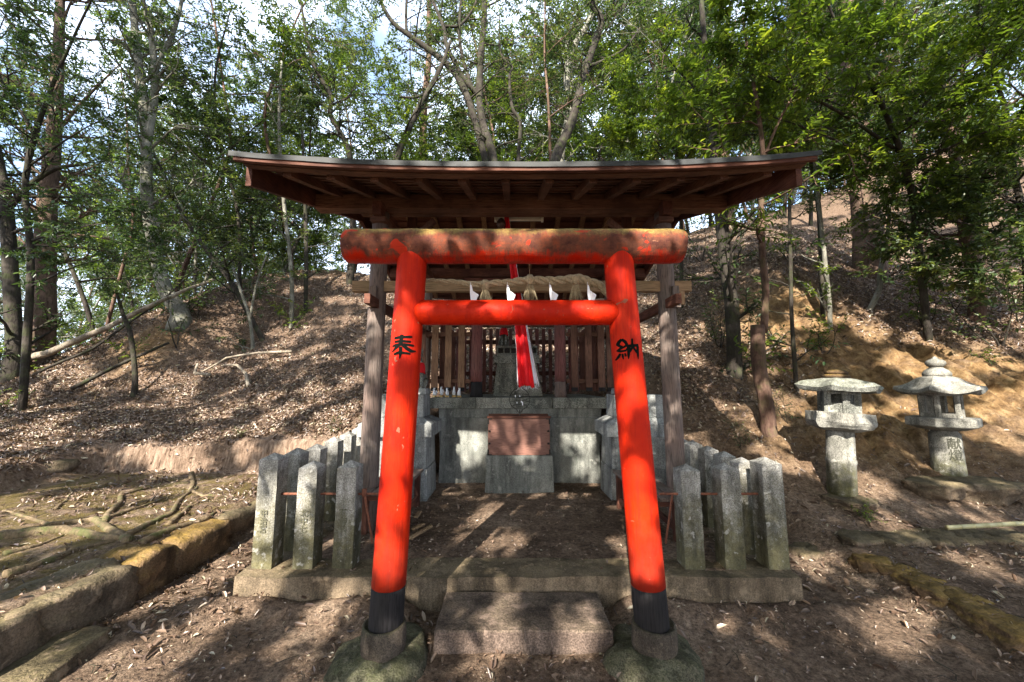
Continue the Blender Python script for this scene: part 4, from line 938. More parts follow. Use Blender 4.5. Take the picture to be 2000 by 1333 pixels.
edge(2.525, 2.556, -.018, .038, M['dwood_x'], 'eave_fascia', -1.98, 2.17); edge(2.60, 2.66, -.030, .0, M['bwood_x'], 'eave_fascia', -1.96, 2.15)
MB().beam((-2.08, RYC, zr(RYC)+.06), (2.27, RYC, zr(RYC)+.06), .16, .06).build('ridge_cap', M['sheet'], porch, bevel=.01)
# strip light under the eave beam
a = P(965, 427, 3.9); b = P(1062, 427, 3.9)
lf = thing('strip_light', (a.x, 3.9, a.z), 'unlit white strip light fixed under the porch eave', 'lamp')
MB().box(a.x, b.x, 3.87, 3.96, a.z+.012, a.z+.05).build('housing', M['lampwhite'], lf, bevel=.004)
MB().tube([(a.x+.03, 3.91, a.z-.012), (b.x-.03, 3.91, a.z-.012)], .014, 12).build('tube', M['lampwhite'], lf, smooth=True)
for x in (a.x+.015, b.x-.015): MB().box(x-.012, x+.012, 3.885, 3.935, a.z-.03, a.z+.012).build('socket', M['lampwhite'], lf)
# bell and its cloth rope
c = P(979, 437, 3.86)
bl = MB().lathe((c.x, 3.86, c.z), [(.004, .062), (.012, .058), (.03, .045), (.045, .015), (.048, -.006), (.052, -.010), (.046, -.016), (.042, -.035), (.025, -.052), (.004, -.058)], 24).build('bell', M['bronze'], smooth=True)
tag(bl, 'small dark bronze bell hanging under the porch eave', 'bell')
cl_ = thing('bell_cloth', P(1000, 540, 3.95), 'long red cloth pull with white borders and frayed end hanging behind the gate', 'cloth pull')
def ribbon(u0, u1, mat, nm, dep, zcut, folds, gr=0):
    mb = MB(); n = 40; m = 14; vs = []; fs = []
    top = P(989, 424, 3.92); bot = P(1029, 752, 3.80)
    for i in range(n+1):
        t = i/n; c = top.lerp(bot, t); c.x += .012*math.sin(t*3.1)
        wd = .06*(1-t)+.205*t**1.2; e = t
        for j in range(m+1):
            u = u0+(u1-u0)*j/m; x = c.x+(u-.5)*wd
            fr = (random.Random(int(j*7+folds*31)).uniform(-.012, .012) if i == n else 0)
            x += gr*t**2.2*wd; vs.append((x, c.y+dep+.024*math.sin(u*folds*6.28+t*2.5)*(.4+.6*t)+.01*math.sin(u*5), c.z+fr+.02*math.sin(u*4)*t**3-(zcut if i == n else zcut*t)))
    for i in range(n):
        for j in range(m): a_ = i*(m+1)+j; fs.append((a_, a_+1, a_+m+2, a_+m+1))
    o = mb.add(vs, fs).build(nm, mat, cl_, smooth=True); s_ = o.modifiers.new('s', 'SOLIDIFY'); s_.thickness = .003; return o
ribbon(.10, .86, M['cloth_red'], 'red_strip', -.035, .03, 2.6); ribbon(.62, .90, M['cloth_white'], 'white_strip', .014, .0, 3.5, .20); ribbon(.13, .36, M['cloth_white'], 'white_strip', .014, .01, 3.0, -.10)
mb = MB(); e0 = P(1009, 752, 3.8); e1 = P(1050, 748, 3.8)
for k in range(26):
    p = e0.lerp(e1, rr.random())+Vector((0, 0, -.015)); mb.tube([p, p+Vector((rr.gauss(0, .012), 0, -rr.uniform(.01, .035))), p+Vector((rr.gauss(.01, .02), 0, -rr.uniform(.03, .05)))], .001, 3)
mb.build('fringe', M['cloth_white'], cl_)
# ------------------------------------------------------------------ altar terrace, offering box
AY = 5.30; GZF = .185
alt = thing('stone_altar', (CX, AY, GZF), 'raised cement and stone altar platform with a cut-stone slab edge', 'altar')
def wx(px, Y, py=760): return P(px, py, Y).x
o = MB().hexa([(wx(862, AY, 900), AY-.03, .1), (wx(1168, AY, 900), AY-.03, .1), (wx(1168, AY, 900), 7.0, .1), (wx(862, AY, 900), 7.0, .1), (wx(858, AY), AY, 1.17), (wx(1174, AY), AY, 1.17), (wx(1174, AY), 7.0, 1.17), (wx(858, AY), 7.0, 1.17)]).build('base_wall', M['cement'], alt, bevel=.01)
MB().hexa([(wx(858, AY, 930), AY-.075, .15), (wx(1172, AY, 930), AY-.075, .15), (wx(1172, AY, 930), AY-.02, .15), (wx(858, AY, 930), AY-.02, .15), (wx(866, AY), AY-.055, 1.045), (wx(1164, AY), AY-.055, 1.045), (wx(1164, AY), AY-.005, 1.045), (wx(866, AY), AY-.005, 1.045)]).build('render_panel', M['cement'], alt, bevel=.006)
xs = [wx(842, AY), wx(930, AY), wx(1078, AY), wx(1186, AY)]
for i in range(3): roughen(MB().box(xs[i]+.004, xs[i+1]-.004, AY-.06, 7.05, 1.172, 1.315).build('slab', M['slabstone'], alt, bevel=0), 3, .004, 9, i)
mb = MB()
for i in range(6): mb.box(wx(900+i*24, AY)-.02, wx(900+i*24, AY)+.09, 5.02, 5.06, .18, .2)
# stone stand and offering box
SYF = 4.8
sx0, sx1 = wx(949, SYF, 900), wx(1080, SYF, 900)
st = thing('stone_stand', (.09, SYF, GZF), 'plain grey cement block carrying the wooden box', 'stone block')
MB().hexa([(sx0-.012, SYF-.01, .16), (sx1+.012, SYF-.01, .16), (sx1+.012, SYF+.42, .16), (sx0-.012, SYF+.42, .16), (sx0, SYF, .625), (sx1, SYF, .625), (sx1, SYF+.4, .625), (sx0, SYF+.4, .625)]).build('block', M['cement'], st, bevel=.008)
ob = thing('offering_box', (.09, SYF, .628), 'brown wooden offering box with black iron corners on the cement block', 'offering box')
ox0, ox1 = wx(953, SYF+.01, 850), wx(1074, SYF+.01, 850)
MB().box(ox0, ox1, SYF+.01, SYF+.36, .628, 1.075).build('front_panel', M['boxwood'], ob, bevel=.004)
MB().box(ox0-.012, ox1+.012, SYF-.005, SYF+.02, 1.077, 1.105).build('rim', M['dwood_x'], ob, bevel=.003)
MB().box(ox0-.012, ox1+.012, SYF+.35, SYF+.375, 1.077, 1.105).build('rim', M['dwood_x'], ob, bevel=.003)
for k in range(7):
    y = SYF+.05+k*.045; MB().box(ox0, ox1, y, y+.018, 1.077, 1.098).build('top_slat', M['dwood_x'], ob)
for x, s_ in ((ox0, 1), (ox1, -1)):
    for z, zz in ((.628, 1), (1.075, -1)):
        mb = MB(); mb.box(min(x-s_*.004, x+s_*.05), max(x-s_*.004, x+s_*.05), SYF+.004, SYF+.0085, min(z, z+zz*.012), max(z, z+zz*.012))
        mb.box(min(x-s_*.004, x+s_*.014), max(x-s_*.004, x+s_*.014), SYF+.0045, SYF+.009, min(z+zz*.013, z+zz*.07), max(z+zz*.013, z+zz*.07)); mb.build('iron_corner', M['iron'], ob)
    for z in (.77, .92): MB().lathe((x+s_*.02, SYF+.004, z), [(.011, -.011), (.014, 0), (.011, .011)], 10).build('iron_stud', M['iron'], ob, smooth=True)
# wire ring with paper slips on the box
wr = thing('wire_ring', P(1016, 818, 4.86), 'round black wire holder standing on top of the wooden box', 'wire holder')
c = P(1015, 781, 4.86); r_ = .128
def ring(pts, nm, rr_=.0045): MB().tube(pts, rr_, 6).build(nm, M['iron'], wr, smooth=True)
ring([c+Vector((math.cos(a)*r_, 0, math.sin(a)*r_*(1.12 if math.sin(a) > 0 else 1.0)+(.03 if abs(math.sin(a)) > .97 else 0)*(1 if math.sin(a) > 0 else -1))) for a in [math.pi/2+2*math.pi*i/40 for i in range(41)]], 'hoop')
for dz in (.055, -.03): ring([c+Vector((x*math.sqrt(max(0, r_*r_-dz*dz)), -.035*math.cos(x*1.57), dz+.02*math.cos(x*1.57))) for x in [-1+.1*i for i in range(21)]], 'cross_wire', .0035)
ring([c+Vector((x*.09, .03*math.cos(x*1.57), -.075+.012*math.cos(x*1.57))) for x in [-1+.1*i for i in range(21)]], 'cross_wire', .0035)
ring([c+Vector((0, 0, -r_)), c+Vector((0, 0, -r_-.13))], 'stem', .006)
for x, z, h in ((-.055, .03, .03), (0, .035, .02), (-.035, -.045, .018), (.035, -.07, .045), (.02, -.035, .02)): MB().box(c.x+x-.005, c.x+x+.006, c.y-.04, c.y-.036, c.z+z, c.z+z+h).build('paper_slip', M['paper'], wr)
# white fox figurines on the altar slab
def fox_small(loc, lbl, src=None):
    if src is None:
        t = thing('fox_figurine', loc, lbl, 'figurine', 'small white fox figurines on the altar'); x, y, z = loc
        MB().box(x-.022, x+.022, y-.018, y+.03, z, z+.022, t=.003).build('base', M['gold'], t, bevel=.003)
        mb = MB(); mb.tube([(x, y+.02, z+.03), (x, y+.012, z+.05), (x, y, z+.075), (x, y-.006, z+.092)], [.017, .018, .013, .009], 12)
        mb.tube([(x-.008, y-.008, z+.022), (x-.007, y-.004, z+.06)], [.005, .006], 8); mb.tube([(x+.008, y-.008, z+.022), (x+.007, y-.004, z+.06)], [.005, .006], 8)
        mb.tube([(x, y+.03, z+.03), (x+.004, y+.042, z+.06), (x+.002, y+.034, z+.09)], [.006, .010, .003], 8); mb.build('body', M['porcelain'], t, smooth=True)
        mb = MB(); mb.tube([(x, y+.004, z+.098), (x, y-.008, z+.098), (x, y-.024, z+.092)], [.008, .0115, .003], 10)
        for s_ in (-1, 1): mb.tube([(x+s_*.006, y, z+.104), (x+s_*.008, y+.001, z+.122)], [.0045, .0008], 6)
        mb.build('head', M['porcelain'], t, smooth=True); return t
    c = src.copy(); col.objects.link(c); c.location = loc; c['label'] = lbl
    for ch in src.children: k = ch.copy(); col.objects.link(k); k.parent = c
    return c
fx = [(848, 'leftmost white fox figurine on the altar slab, by the stone plinth'), (861, 'second white fox figurine from the left plinth on the altar slab'), (873, 'middle white fox figurine below the pale palings'),
      (886, 'fourth white fox figurine from the left plinth on the altar slab'), (897, 'rightmost white fox figurine, nearest the faded red post')]
f0 = None
for i, (px, lb) in enumerate(fx):
    loc = (wx(px, 5.33, 770), 5.33+.03*(i % 2), 1.32); o = fox_small(loc, lb, f0); f0 = f0 or o
    o.scale = (1.25, 1.25, 1.1+.15*(i % 2)); o.rotation_euler = (0, 0, (i-2)*.25)
# ------------------------------------------------------------------ wooden paling fence round the inner shrine
pf = thing('paling_fence', (.1, 5.5, 1.32), 'wooden paling enclosure around the small stone shrine, pale boards in front', 'wooden fence')
for px in (931, 1094):
    x = wx(px, 5.5, 700); o = MB().tube([(x, 5.5, 1.53+(2.62-1.53)*i/6) for i in range(7)], .082, 16, True, .01).build('post', M['redpost'], pf, smooth=True)
    MB().tube([(x, 5.5, 1.30), (x, 5.5, 1.40), (x, 5.5, 1.535)], [.095, .083, .083], 16, True, .03).build('post_foot', M['charred'] if px < 1000 else M['gwood_z'], o, smooth=True)
for (xa, xb) in ((823, 920), (1106, 1192)):
    for z, h in ((2.19, .06), (1.515, .06)): MB().box(wx(xa, 5.46, 700), wx(xb, 5.46, 700), 5.455, 5.495, z, z+h).build('rail', M['bwood_x'], pf, bevel=.003)
for px in (824, 849, 875, 901, 1122, 1150, 1175, 1192):
    x = wx(px, 5.42, 700); mb = MB()
    mb.box(x-.047, x+.047, 5.427, 5.450, 1.455, 2.45).build('paling', M['pwood_z'] if px in (901, 875, 849) else M['bwood_z'], pf, bevel=.003)
    MB().box(x-.046, x+.046, 5.428, 5.449, 1.40, 1.454).build('paling_tip', M['charred'], pf)
for sx_, xx in ((-1, -1.06), (1, 1.26)):
    for k in range(13): MB().box(xx-.012, xx+.012, 5.60+k*.115, 5.655+k*.115, 1.40, 2.45).build('side_paling', M['dwood_z'], pf)
    for z in (1.56, 2.2): MB().box(xx+sx_*.014, xx+sx_*.045, 5.52, 7.0, z, z+.06).build('side_rail', M['dwood_y'], pf)
for k in range(19):
    x = -1.0+k*.122
    MB().box(x-.032, x+.032, 6.98, 7.0, 1.36, 2.52).build('back_paling', M['redpost'], pf)
for z in (1.66, 2.24): MB().box(-1.06, 1.26, 7.003, 7.04, z, z+.075).build('back_rail', M['dwood_x'], pf)
# small stone shrine inside
ss = thing('stone_shrine', (.11, 6.2, 1.32), 'weathered small stone shrine with a latticed stone box and a fox, behind the cloth pull', 'stone shrine')
roughen(MB().hexa([(-.30, 6.0, 1.31), (.48, 6.0, 1.31), (.48, 6.6, 1.31), (-.30, 6.6, 1.31), (-.24, 6.06, 1.83), (.40, 6.06, 1.83), (.40, 6.55, 1.83), (-.24, 6.55, 1.83)]).build('pedestal', M['slabstone'], ss), 3, .008, 5)
roughen(MB().box(-.28, .44, 6.02, 6.6, 1.832, 1.965).build('cap_stone', M['slabstone'], ss), 2, .006, 5, 2)
mb = MB(); mb.box(-.25, .41, 6.10, 6.55, 1.967, 2.00).box(-.25, .41, 6.10, 6.55, 2.085, 2.12)
for k in range(7): x = -.25+k*.107; mb.box(x, x+.022, 6.11, 6.54, 2.001, 2.084)
mb.build('stone_lattice', M['slabstone'], ss); MB().box(-.22, .38, 6.2, 6.5, 2.002, 2.083).build('dark_core', M['iron'], ss)
def fox_stone(par, x, y, z, s, mat, bib):
    def q(a, b, c): return (x+a*s, y+b*s, z+c*s)
    mb = MB(); mb.tube([q(0, .22, .10), q(0, .20, .22), q(0, .12, .38), q(0, .02, .56), q(0, -.04, .72), q(0, -.06, .84)], [.15*s, .17*s, .15*s, .125*s, .09*s, .07*s], 18)
    for sg in (-1, 1):
        mb.tube([q(sg*.07, -.02, .50), q(sg*.075, -.07, .25), q(sg*.075, -.09, .03), q(sg*.075, -.15, .015)], [.055*s, .042*s, .034*s, .03*s], 10)
        mb.tube([q(sg*.12, .18, .22), q(sg*.15, .04, .16), q(sg*.15, -.02, .03), q(sg*.15, -.08, .02)], [.09*s, .075*s, .045*s, .035*s], 10)
    mb.tube([q(0, .32, .08), q(0, .42, .25), q(0, .40, .50), q(0, .34, .68)], [.04*s, .085*s, .08*s, .02*s], 12)
    mb.tube([q(0, .02, .90), q(0, -.06, .92), q(0, -.14, .90), q(0, -.26, .86), q(0, -.30, .85)], [.05*s, .09*s, .085*s, .04*s, .022*s], 14)
    for sg in (-1, 1): mb.tube([q(sg*.05, -.03, .96), q(sg*.065, -.02, 1.05), q(sg*.06, -.01, 1.13)], [.035*s, .025*s, .004*s], 8)
    mb.build('fox_body', mat, par, smooth=True)
    if bib: MB().tube([q(0, -.005, .70), q(0, -.02, .62), q(0, -.06, .50), q(0, -.08, .40)], [.115*s, .150*s, .165*s, .17*s], 18, False).build('bib', M['cloth_red'], par, smooth=True)
fs_ = thing('stone_fox', (P(983, 678, 6.15).x, 6.2, 2.12), 'small seated stone fox with a red bib on the inner stone shrine', 'fox statue')
fox_stone(fs_, P(984, 678, 6.2).x, 6.2, 2.12, .42, M['slabstone'], True)
# ------------------------------------------------------------------ plinths either side, with foxes
def plinth(x0, x1, lbl, seed):
    c = ((x0+x1)/2, 4.75, GZF); t = thing('stone_plinth', c, lbl, 'plinth', 'stone plinths beside the altar')
    y0, y1 = 4.46, 5.0
    MB().box(x0+.0, x1-.0, y0, y1, .16, .53, t=.010).build('lower_block', M['granite_clean'], t, bevel=.008)
    MB().box(x0+.02, x1-.02, y0+.012, y1-.01, .533, .895, t=.008).build('upper_block', M['granite_clean'], t, bevel=.008)
    cap = MB().box(x0-.045, x1+.045, y0-.05, y1+.05, .898, 1.045); cap.hexa([(x0-.045, y0-.05, 1.045), (x1+.045, y0-.05, 1.045), (x1+.045, y1+.05, 1.045), (x0-.045, y1+.05, 1.045), (x0+.07, y0+.06, 1.11), (x1-.07, y0+.06, 1.11), (x1-.07, y1-.06, 1.11), (x0+.07, y1-.06, 1.11)])
    cap.build('cap', M['granite_clean'], t, bevel=.006)
    MB().box(x0+.08, x1-.08, y0+.08, y1-.08, 1.112, 1.375, t=.006).build('top_block', M['granite_clean'], t, bevel=.006); return t
plinth(-1.72, -.965, 'granite plinth left of the altar, half hidden by the left gate pillar', 1)
plinth(1.125, 1.88, 'granite plinth right of the altar, half hidden by the right gate pillar', 2)
for x, sd, lb in ((-1.14, 1, 'stone fox with a red bib on the left plinth, mostly hidden by the gate pillar'), (1.37, -1, 'seated stone fox on the right plinth')):
    t = thing('stone_fox', (x, 4.72, 1.377), lb, 'fox statue')
    MB().box(x-.11, x+.11, 4.60, 4.88, 1.377, 1.45, t=.01).build('base', M['granite_clean'], t, bevel=.005)
    fox_stone(t, x, 4.70, 1.45, .44, M['lantern_dark'], True)
# offering cup holder peeping out beside the pillar
c = P(827, 713, 4.5)
# ------------------------------------------------------------------ benches
def bench(x0, x1, y0, y1, lbl):
    t = thing('wooden_bench', ((x0+x1)/2, (y0+y1)/2, GZF), lbl, 'bench', 'wooden benches inside the porch')
    n = 3; w = (x1-x0)/n
    for k in range(n): MB().box(x0+k*w+.006, x0+(k+1)*w-.006, y0, y1, .535, .565).build('seat_board', M['gwood_y'], t, bevel=.004)
    for y in (y0+.08, y1-.12):
        for x in (x0+.02, x1-.075): MB().box(x, x+.055, y, y+.055, .17, .533).build('leg', M['dwood_z'], t, bevel=.003)
        MB().box(x0+.075, x1-.075, y+.01, y+.04, .47, .53).build('cross_bar', M['dwood_x'], t)
    for x in (x0+.03, x1-.065): MB().box(x+.003, x+.033, y0+.135, y1-.12, .26, .31).build('stretcher', M['dwood_y'], t)
bench(-1.36, -.98, 3.42, 4.36, 'low weathered plank bench in front of the left plinth')
bench(1.10, 1.44, 3.25, 4.30, 'low weathered plank bench in front of the right plinth')
# ------------------------------------------------------------------ stone platform edge, step, tamagaki posts
pk = thing('stone_platform', (.05, 2.9, 0), 'low stone kerb edging the raised floor in front of the shrine', 'stone kerb')
pxs = [-1.885, -.72, .92, 1.965]
for i in range(3): roughen(MB().box(pxs[i]+.001, pxs[i+1]-.001, 2.735, 3.02, -.12, .200-(.003 if i != 1 else 0)).build('kerb_stone', M['sandstone'], pk), 14, .013, 5, i)
for x0, x1, k in ((-1.885, -1.62, 1), (1.70, 1.965, 2)): roughen(MB().box(x0, x1, 3.03, 4.75, -.05, .194).build('side_kerb', M['sandstone'], pk), 5, .008, 5, 5+k)
sp = roughen(MB().box(P(848, 1230, 2.32).x, P(1196, 1230, 2.32).x, 2.305, 2.715, -.1, .118).build('stone_step', M['stepstone']), 7, .007, 6, 3)
bv = sp.modifiers.new('b', 'BEVEL'); bv.width = .008; bv.limit_method = 'ANGLE'
tag(sp, 'worn reddish stone step between the gate pillars', 'step')
def sp_post(c, w, h, lbl, seed, lean=0):
    x, y, z = c; mb = MB(); hw = w/2
    b = [(x-hw, y-hw, z-.03), (x+hw, y-hw, z-.03), (x+hw, y+hw, z-.03), (x-hw, y+hw, z-.03)]
    t_ = [(x-hw*.97+lean, y-hw*.97, z+h-.042), (x+hw*.97+lean, y-hw*.97, z+h-.042), (x+hw*.97+lean, y+hw*.97, z+h-.042), (x-hw*.97+lean, y+hw*.97, z+h-.042)]
    mb.add(b+t_+[(x+lean, y, z+h)], [(3, 2, 1, 0), (0, 1, 5, 4), (1, 2, 6, 5), (2, 3, 7, 6), (3, 0, 4, 7), (4, 5, 8), (5, 6, 8), (6, 7, 8), (7, 4, 8)])
    o = mb.build('stone_post', M['granite']); roughen(o, 7, .0032, 14, seed)
    return tag(o, lbl, 'stone post', 'square stone posts of the shrine fence')
fy = 2.92
def fx_(px): return P(px, 1110, fy-.07).x
LF = [(510, 885), (590, 901), (668, 900)]; RF = [(1358, 907), (1438, 905), (1522, 893)]
ZP = .198
fl = ['front left corner stone post, leftmost of all', 'second stone post of the front left row, faint carving low on its face', 'third stone post of the front left row, beside the left gate pillar',
      'front right stone post nearest the right gate pillar', 'middle stone post of the front right row', 'front right corner stone post, rightmost of all']
fpos = []
for i, (px, py) in enumerate(LF+RF):
    x = fx_(px)+(-.0 if i < 3 else .0); ztop = P(px, py, fy-.02).z
    fpos.append(x); sp_post((x, fy, ZP), .142 if i != 5 else .150, ztop-ZP, fl[i], i)
rowL = [(568, 875, 3.22), (605, 867, 3.54), (641, 853, 3.88), (669, 843, 4.20), (691, 832, 4.52)]; rowR = [(1478, 893, 3.16), (1428, 881, 3.42), (1400, 870, 3.70), (1376, 860, 4.0), (1352, 853, 4.32)]
ords = ['first', 'second', 'third', 'fourth', 'last']
for side, row in (('left', rowL), ('right', rowR)):
    for i, (px, py, y) in enumerate(row):
        p = P(px, py, y); sp_post(((fpos[0] if side == 'left' else fpos[5]-.03)+(.0), y, .17), .135, p.z-.17+ (0.0), f'{ords[i]} stone post behind the front {side} corner post, in the row going back', 20+i+(10 if side == 'left' else 0))
# carved names, low on the posts and the lantern shaft
def glyphs(txt, x, y, z, size, nm, par, mat, dy=0, curve=None, ry=0):
    cu = bpy.data.curves.new(nm, 'FONT'); cu.body = txt; cu.size = size; cu.align_x = 'CENTER'; cu.extrude = .0006; cu.offset = 0.0005; cu.space_line = .95; cu.resolution_u = 2
    o = bpy.data.objects.new(nm, cu); col.objects.link(o); bpy.context.view_layer.update()
    me = bpy.data.meshes.new_from_object(o.evaluated_get(bpy.context.evaluated_depsgraph_get())); bpy.data.objects.remove(o)
    for v in me.vertices:
        X, Z, T = v.co.x, v.co.y, v.co.z
        if curve:
            cx, cy, r = curve; a = ry+X/r; v.co = Vector((cx+math.sin(a)*(r+T+.001), cy-math.cos(a)*(r+T+.001), z+Z))
        else: v.co = Vector((x+X, y-T, z+Z))
    me.materials.clear(); me.materials.append(mat); g = bpy.data.objects.new(nm, me); col.objects.link(g)
    if par is not None:
        g.parent = par; off = Vector(par.get('_o', (0, 0, 0)))
        for v in me.vertices: v.co -= off
    return g
posts = [o for o in bpy.data.objects if o.name.startswith('stone_post')]
M['carve_faint'] = m_plain('faint_carved_groove', (.10, .095, .06), .9, 0, .3, .45, 60)
M['carve'] = m_plain('carved_groove', (.055, .055, .04), .9, 0, .3, .3, 60)
for o, tx, zt in ((posts[0], '中\n治\n宮', .56), (posts[1], '北\n中\n七', .56), (posts[2], '荘\n神\n久', .56)):
    x = fpos[posts.index(o)]; glyphs(tx, x-.005, fy-.0775, zt, .058, 'carved_inscription', o, M['carve_faint'])
# rusty rails through the posts
zr_ = P(600, 965, fy).z
for xa, xb, lb in ((fpos[0], P(785, 965, fy).x, 'rusty iron rod through the front left stone posts'), (P(1288, 965, fy).x, fpos[5], 'rusty iron rod through the front right stone posts')):
    t = thing('iron_rail', ((xa+xb)/2, fy, zr_), lb, 'iron rod')
    MB().tube([(xa, fy, zr_), (xb, fy, zr_)], .0095, 8).build('rod', M['rust'], t, smooth=True)
    if xa < 0: a_ = P(712, 963, fy-.01); b_ = P(728, 1062, fy-.05); MB().tube([a_+Vector((0, 0, .01)), a_, b_], .009, 8).build('stay', M['rust'], t, smooth=True); MB().tube([a_+Vector((0, -.005, -.02)), a_+Vector((0, -.005, .03))], .018, 10).build('joint', M['rust'], t, smooth=True)
    else: a_ = P(1313, 968, fy+.05); b_ = P(1300, 1062, fy+.05); MB().tube([a_+Vector((0, 0, .01)), a_, b_], .009, 8).build('stay', M['rust'], t, smooth=True)
# ------------------------------------------------------------------ stone lanterns
def hexprof(mb, c, prof, seg, rot, corner_lift=0, mi=0, sub=4):
    """polygonal lathe with optional raised corners; prof (r, z, lift weight)"""
    vs = []; fs = []; N = seg*sub
    for (r, z, lw) in prof:
        for k in range(N):
            a = 2*math.pi*k/N+rot; ph = ((k % sub)/sub-.0); 
            mid = (a-rot) % (2*math.pi/seg)-math.pi/seg
            rad = r*math.cos(math.pi/seg)/math.cos(mid); cw = abs(mid)/(math.pi/seg)
            vs.append((c[0]+math.cos(a)*rad*(1+.05*lw*cw**3), c[1]+math.sin(a)*rad*(1+.05*lw*cw**3), c[2]+z+lw*corner_lift*cw**2.2))
    for i in range(len(prof)-1):
        for k in range(N): k2 = (k+1) % N; fs.append((i*N+k, i*N+k2, (i+1)*N+k2, (i+1)*N+k))
    fs.append(tuple(range(N-1, -1, -1))); fs.append(tuple((len(prof)-1)*N+k for k in range(N)))
    return mb.add(vs, fs, mi)
# left lantern
LY = 4.2; b = P(1645, 972, LY); t = thing('stone_lantern', (b.x, LY, b.z), 'squat stone lantern with a flat broken roof and bright sunlit shaft', 'stone lantern', 'stone lanterns on the right')
zb = b.z-.15; X = b.x; zt = lambda py: P(1645, py, LY).z
Z = zt
mb = MB().lathe((X, LY, zb), [(.128, 0), (.128, Z(905)-zb), (.134, Z(903)-zb), (.134, Z(897)-zb), (.126, Z(895)-zb), (.122, Z(845)-zb), (.118, Z(840)-zb)], 36, wob=.03); mb.build('shaft', M['lantern'], t, smooth=True)
hx = MB(); z0 = Z(841); z1 = Z(806); hexprof(hx, (X, LY, z0), [(.17, 0, 0), (.27, .035, 0), (.295, .07, 0), (.305, .10, 0), (.295, z1-z0, 0), (.0, z1-z0+.002, 0)], 6, R(12)); roughen(hx.build('platform', M['lantern'], t), 1, .012, 9, 1)
z2 = Z(765); 
hx = MB(); hw = .165
for a_ in range(6):   # six corner uprights leave square windows
    an = R(12)+a_*math.pi/3; hx.lathe((X+math.cos(an)*.155, LY+math.sin(an)*.155, z1), [(.034, 0), (.034, z2-z1)], 6)
for a_ in range(6):
    an = R(12+30)+a_*math.pi/3; cc, s_ = math.cos(an), math.sin(an); rr_ = .148; tx, ty = -s_, cc
    def pan(zl, zh, wv=.072):
        p0 = (X+cc*rr_-tx*wv, LY+s_*rr_-ty*wv); p1 = (X+cc*rr_+tx*wv, LY+s_*rr_+ty*wv); q1 = (p1[0]-cc*.03, p1[1]-s_*.03); q0 = (p0[0]-cc*.03, p0[1]-s_*.03)
        hx.hexa([(*p0, zl), (*p1, zl), (*q1, zl), (*q0, zl), (*p0, zh), (*p1, zh), (*q1, zh), (*q0, zh)])
    if a_ in (1, 2, 0): pan(z1, z2)
    else: pan(z1, z1+(z2-z1)*.45); pan(z2-.03, z2)
hx.build('firebox', M['lantern_dark'], t)
hx = MB(); hexprof(hx, (X, LY, z2), [(.20, 0, 0), (.36, -.005, .5), (.385, .035, 1), (.34, .075, .7), (.24, .12, .2), (.13, .15, 0), (.11, .155, 0)], 6, R(-18), .03); roughen(hx.build('roof', M['lantern_dark'], t), 1, .012, 5, 7)
kx = MB().lathe((X-.02, LY, z2+.145), [(.02, -.01), (.12, 0), (.135, .02), (.11, .04)], 20, wob=.2).lathe((X-.02, LY, z2+.185), [(.03, -.005), (.105, .005), (.115, .025), (.08, .05), (.02, .062)], 20, wob=.2); kx.build('finial', M['rock_moss'], t, smooth=True); t.rotation_euler = (0, R(3.4), 0)
# right lantern
LY = 4.55; b = P(1857, 950, LY); X = b.x; Z = lambda py: P(1850, py, LY).z
t = thing('stone_lantern', (X, LY, b.z), 'taller stone lantern with upswept roof, onion finial and carved shaft', 'stone lantern', 'stone lanterns on the right')
zb = b.z-.1; MB().lathe((X, LY, zb), [(.155, 0), (.152, .05), (.140, .3), (.133, Z(848)-zb), (.11, Z(843)-zb), (.11, Z(840)-zb)], 40, wob=.02).build('shaft', M['lantern'], t, smooth=True)
z0 = Z(838); z1 = Z(815)
hx = MB(); hexprof(hx, (X, LY, z0), [(.15, -.01, 0), (.22, 0, 0), (.315, .035, 0), (.325, .045, 0), (.325, z1-z0-.01, 0), (.315, z1-z0, 0), (0, z1-z0+.002, 0)], 6, R(32)); roughen(hx.build('platform', M['lantern'], t), 1, .003, 9, 1)
z2 = Z(768); hx = MB()
for a_ in range(6):
    an = R(32)+a_*math.pi/3; hx.lathe((X+math.cos(an)*.165, LY+math.sin(an)*.165, z1), [(.028, 0), (.028, z2-z1)], 6)
for a_ in range(6):
    an = R(32+30)+a_*math.pi/3; cc, s_ = math.cos(an), math.sin(an); rr_ = .155; tx, ty = -s_, cc; wv = .075
    def pan(zl, zh):
        p0 = (X+cc*rr_-tx*wv, LY+s_*rr_-ty*wv); p1 = (X+cc*rr_+tx*wv, LY+s_*rr_+ty*wv); q1 = (p1[0]-cc*.03, p1[1]-s_*.03); q0 = (p0[0]-cc*.03, p0[1]-s_*.03)
        hx.hexa([(*p0, zl), (*p1, zl), (*q1, zl), (*q0, zl), (*p0, zh), (*p1, zh), (*q1, zh), (*q0, zh)])
    if a_ in (1, 0): pan(z1, z2)
    else: pan(z1, z1+.05); pan(z2-.03, z2)
hx.build('firebox', M['lantern'], t)
hx = MB(); hexprof(hx, (X, LY, z2), [(.22, 0, 0), (.35, -.02, .6), (.385, -.005, 1), (.375, .03, 1), (.31, .065, .6), (.25, .12, .15), (.19, .175, 0), (.12, .20, 0), (.10, .20, 0)], 6, R(32), .05); roughen(hx.build('roof', M['lantern'], t), 1, .003, 8, 2)
MB().lathe((X, LY, z2+.195), [(.12, 0), (.125, .03), (.12, .045), (.10, .075), (.06, .105), (.05, .115)], 24).lathe((X, LY, z2+.31), [(.05, -.005), (.075, .01), (.09, .04), (.085, .065), (.06, .085), (.03, .10), (.015, .12), (.004, .125)], 24).build('finial', M['lantern'], t, smooth=True)
glyphs('献\n燈', X, LY, Z(872), .135, 'carved_inscription', t, M['carve'], curve=(X, LY, .1415), ry=math.atan2(-X, LY)*.35+.0)
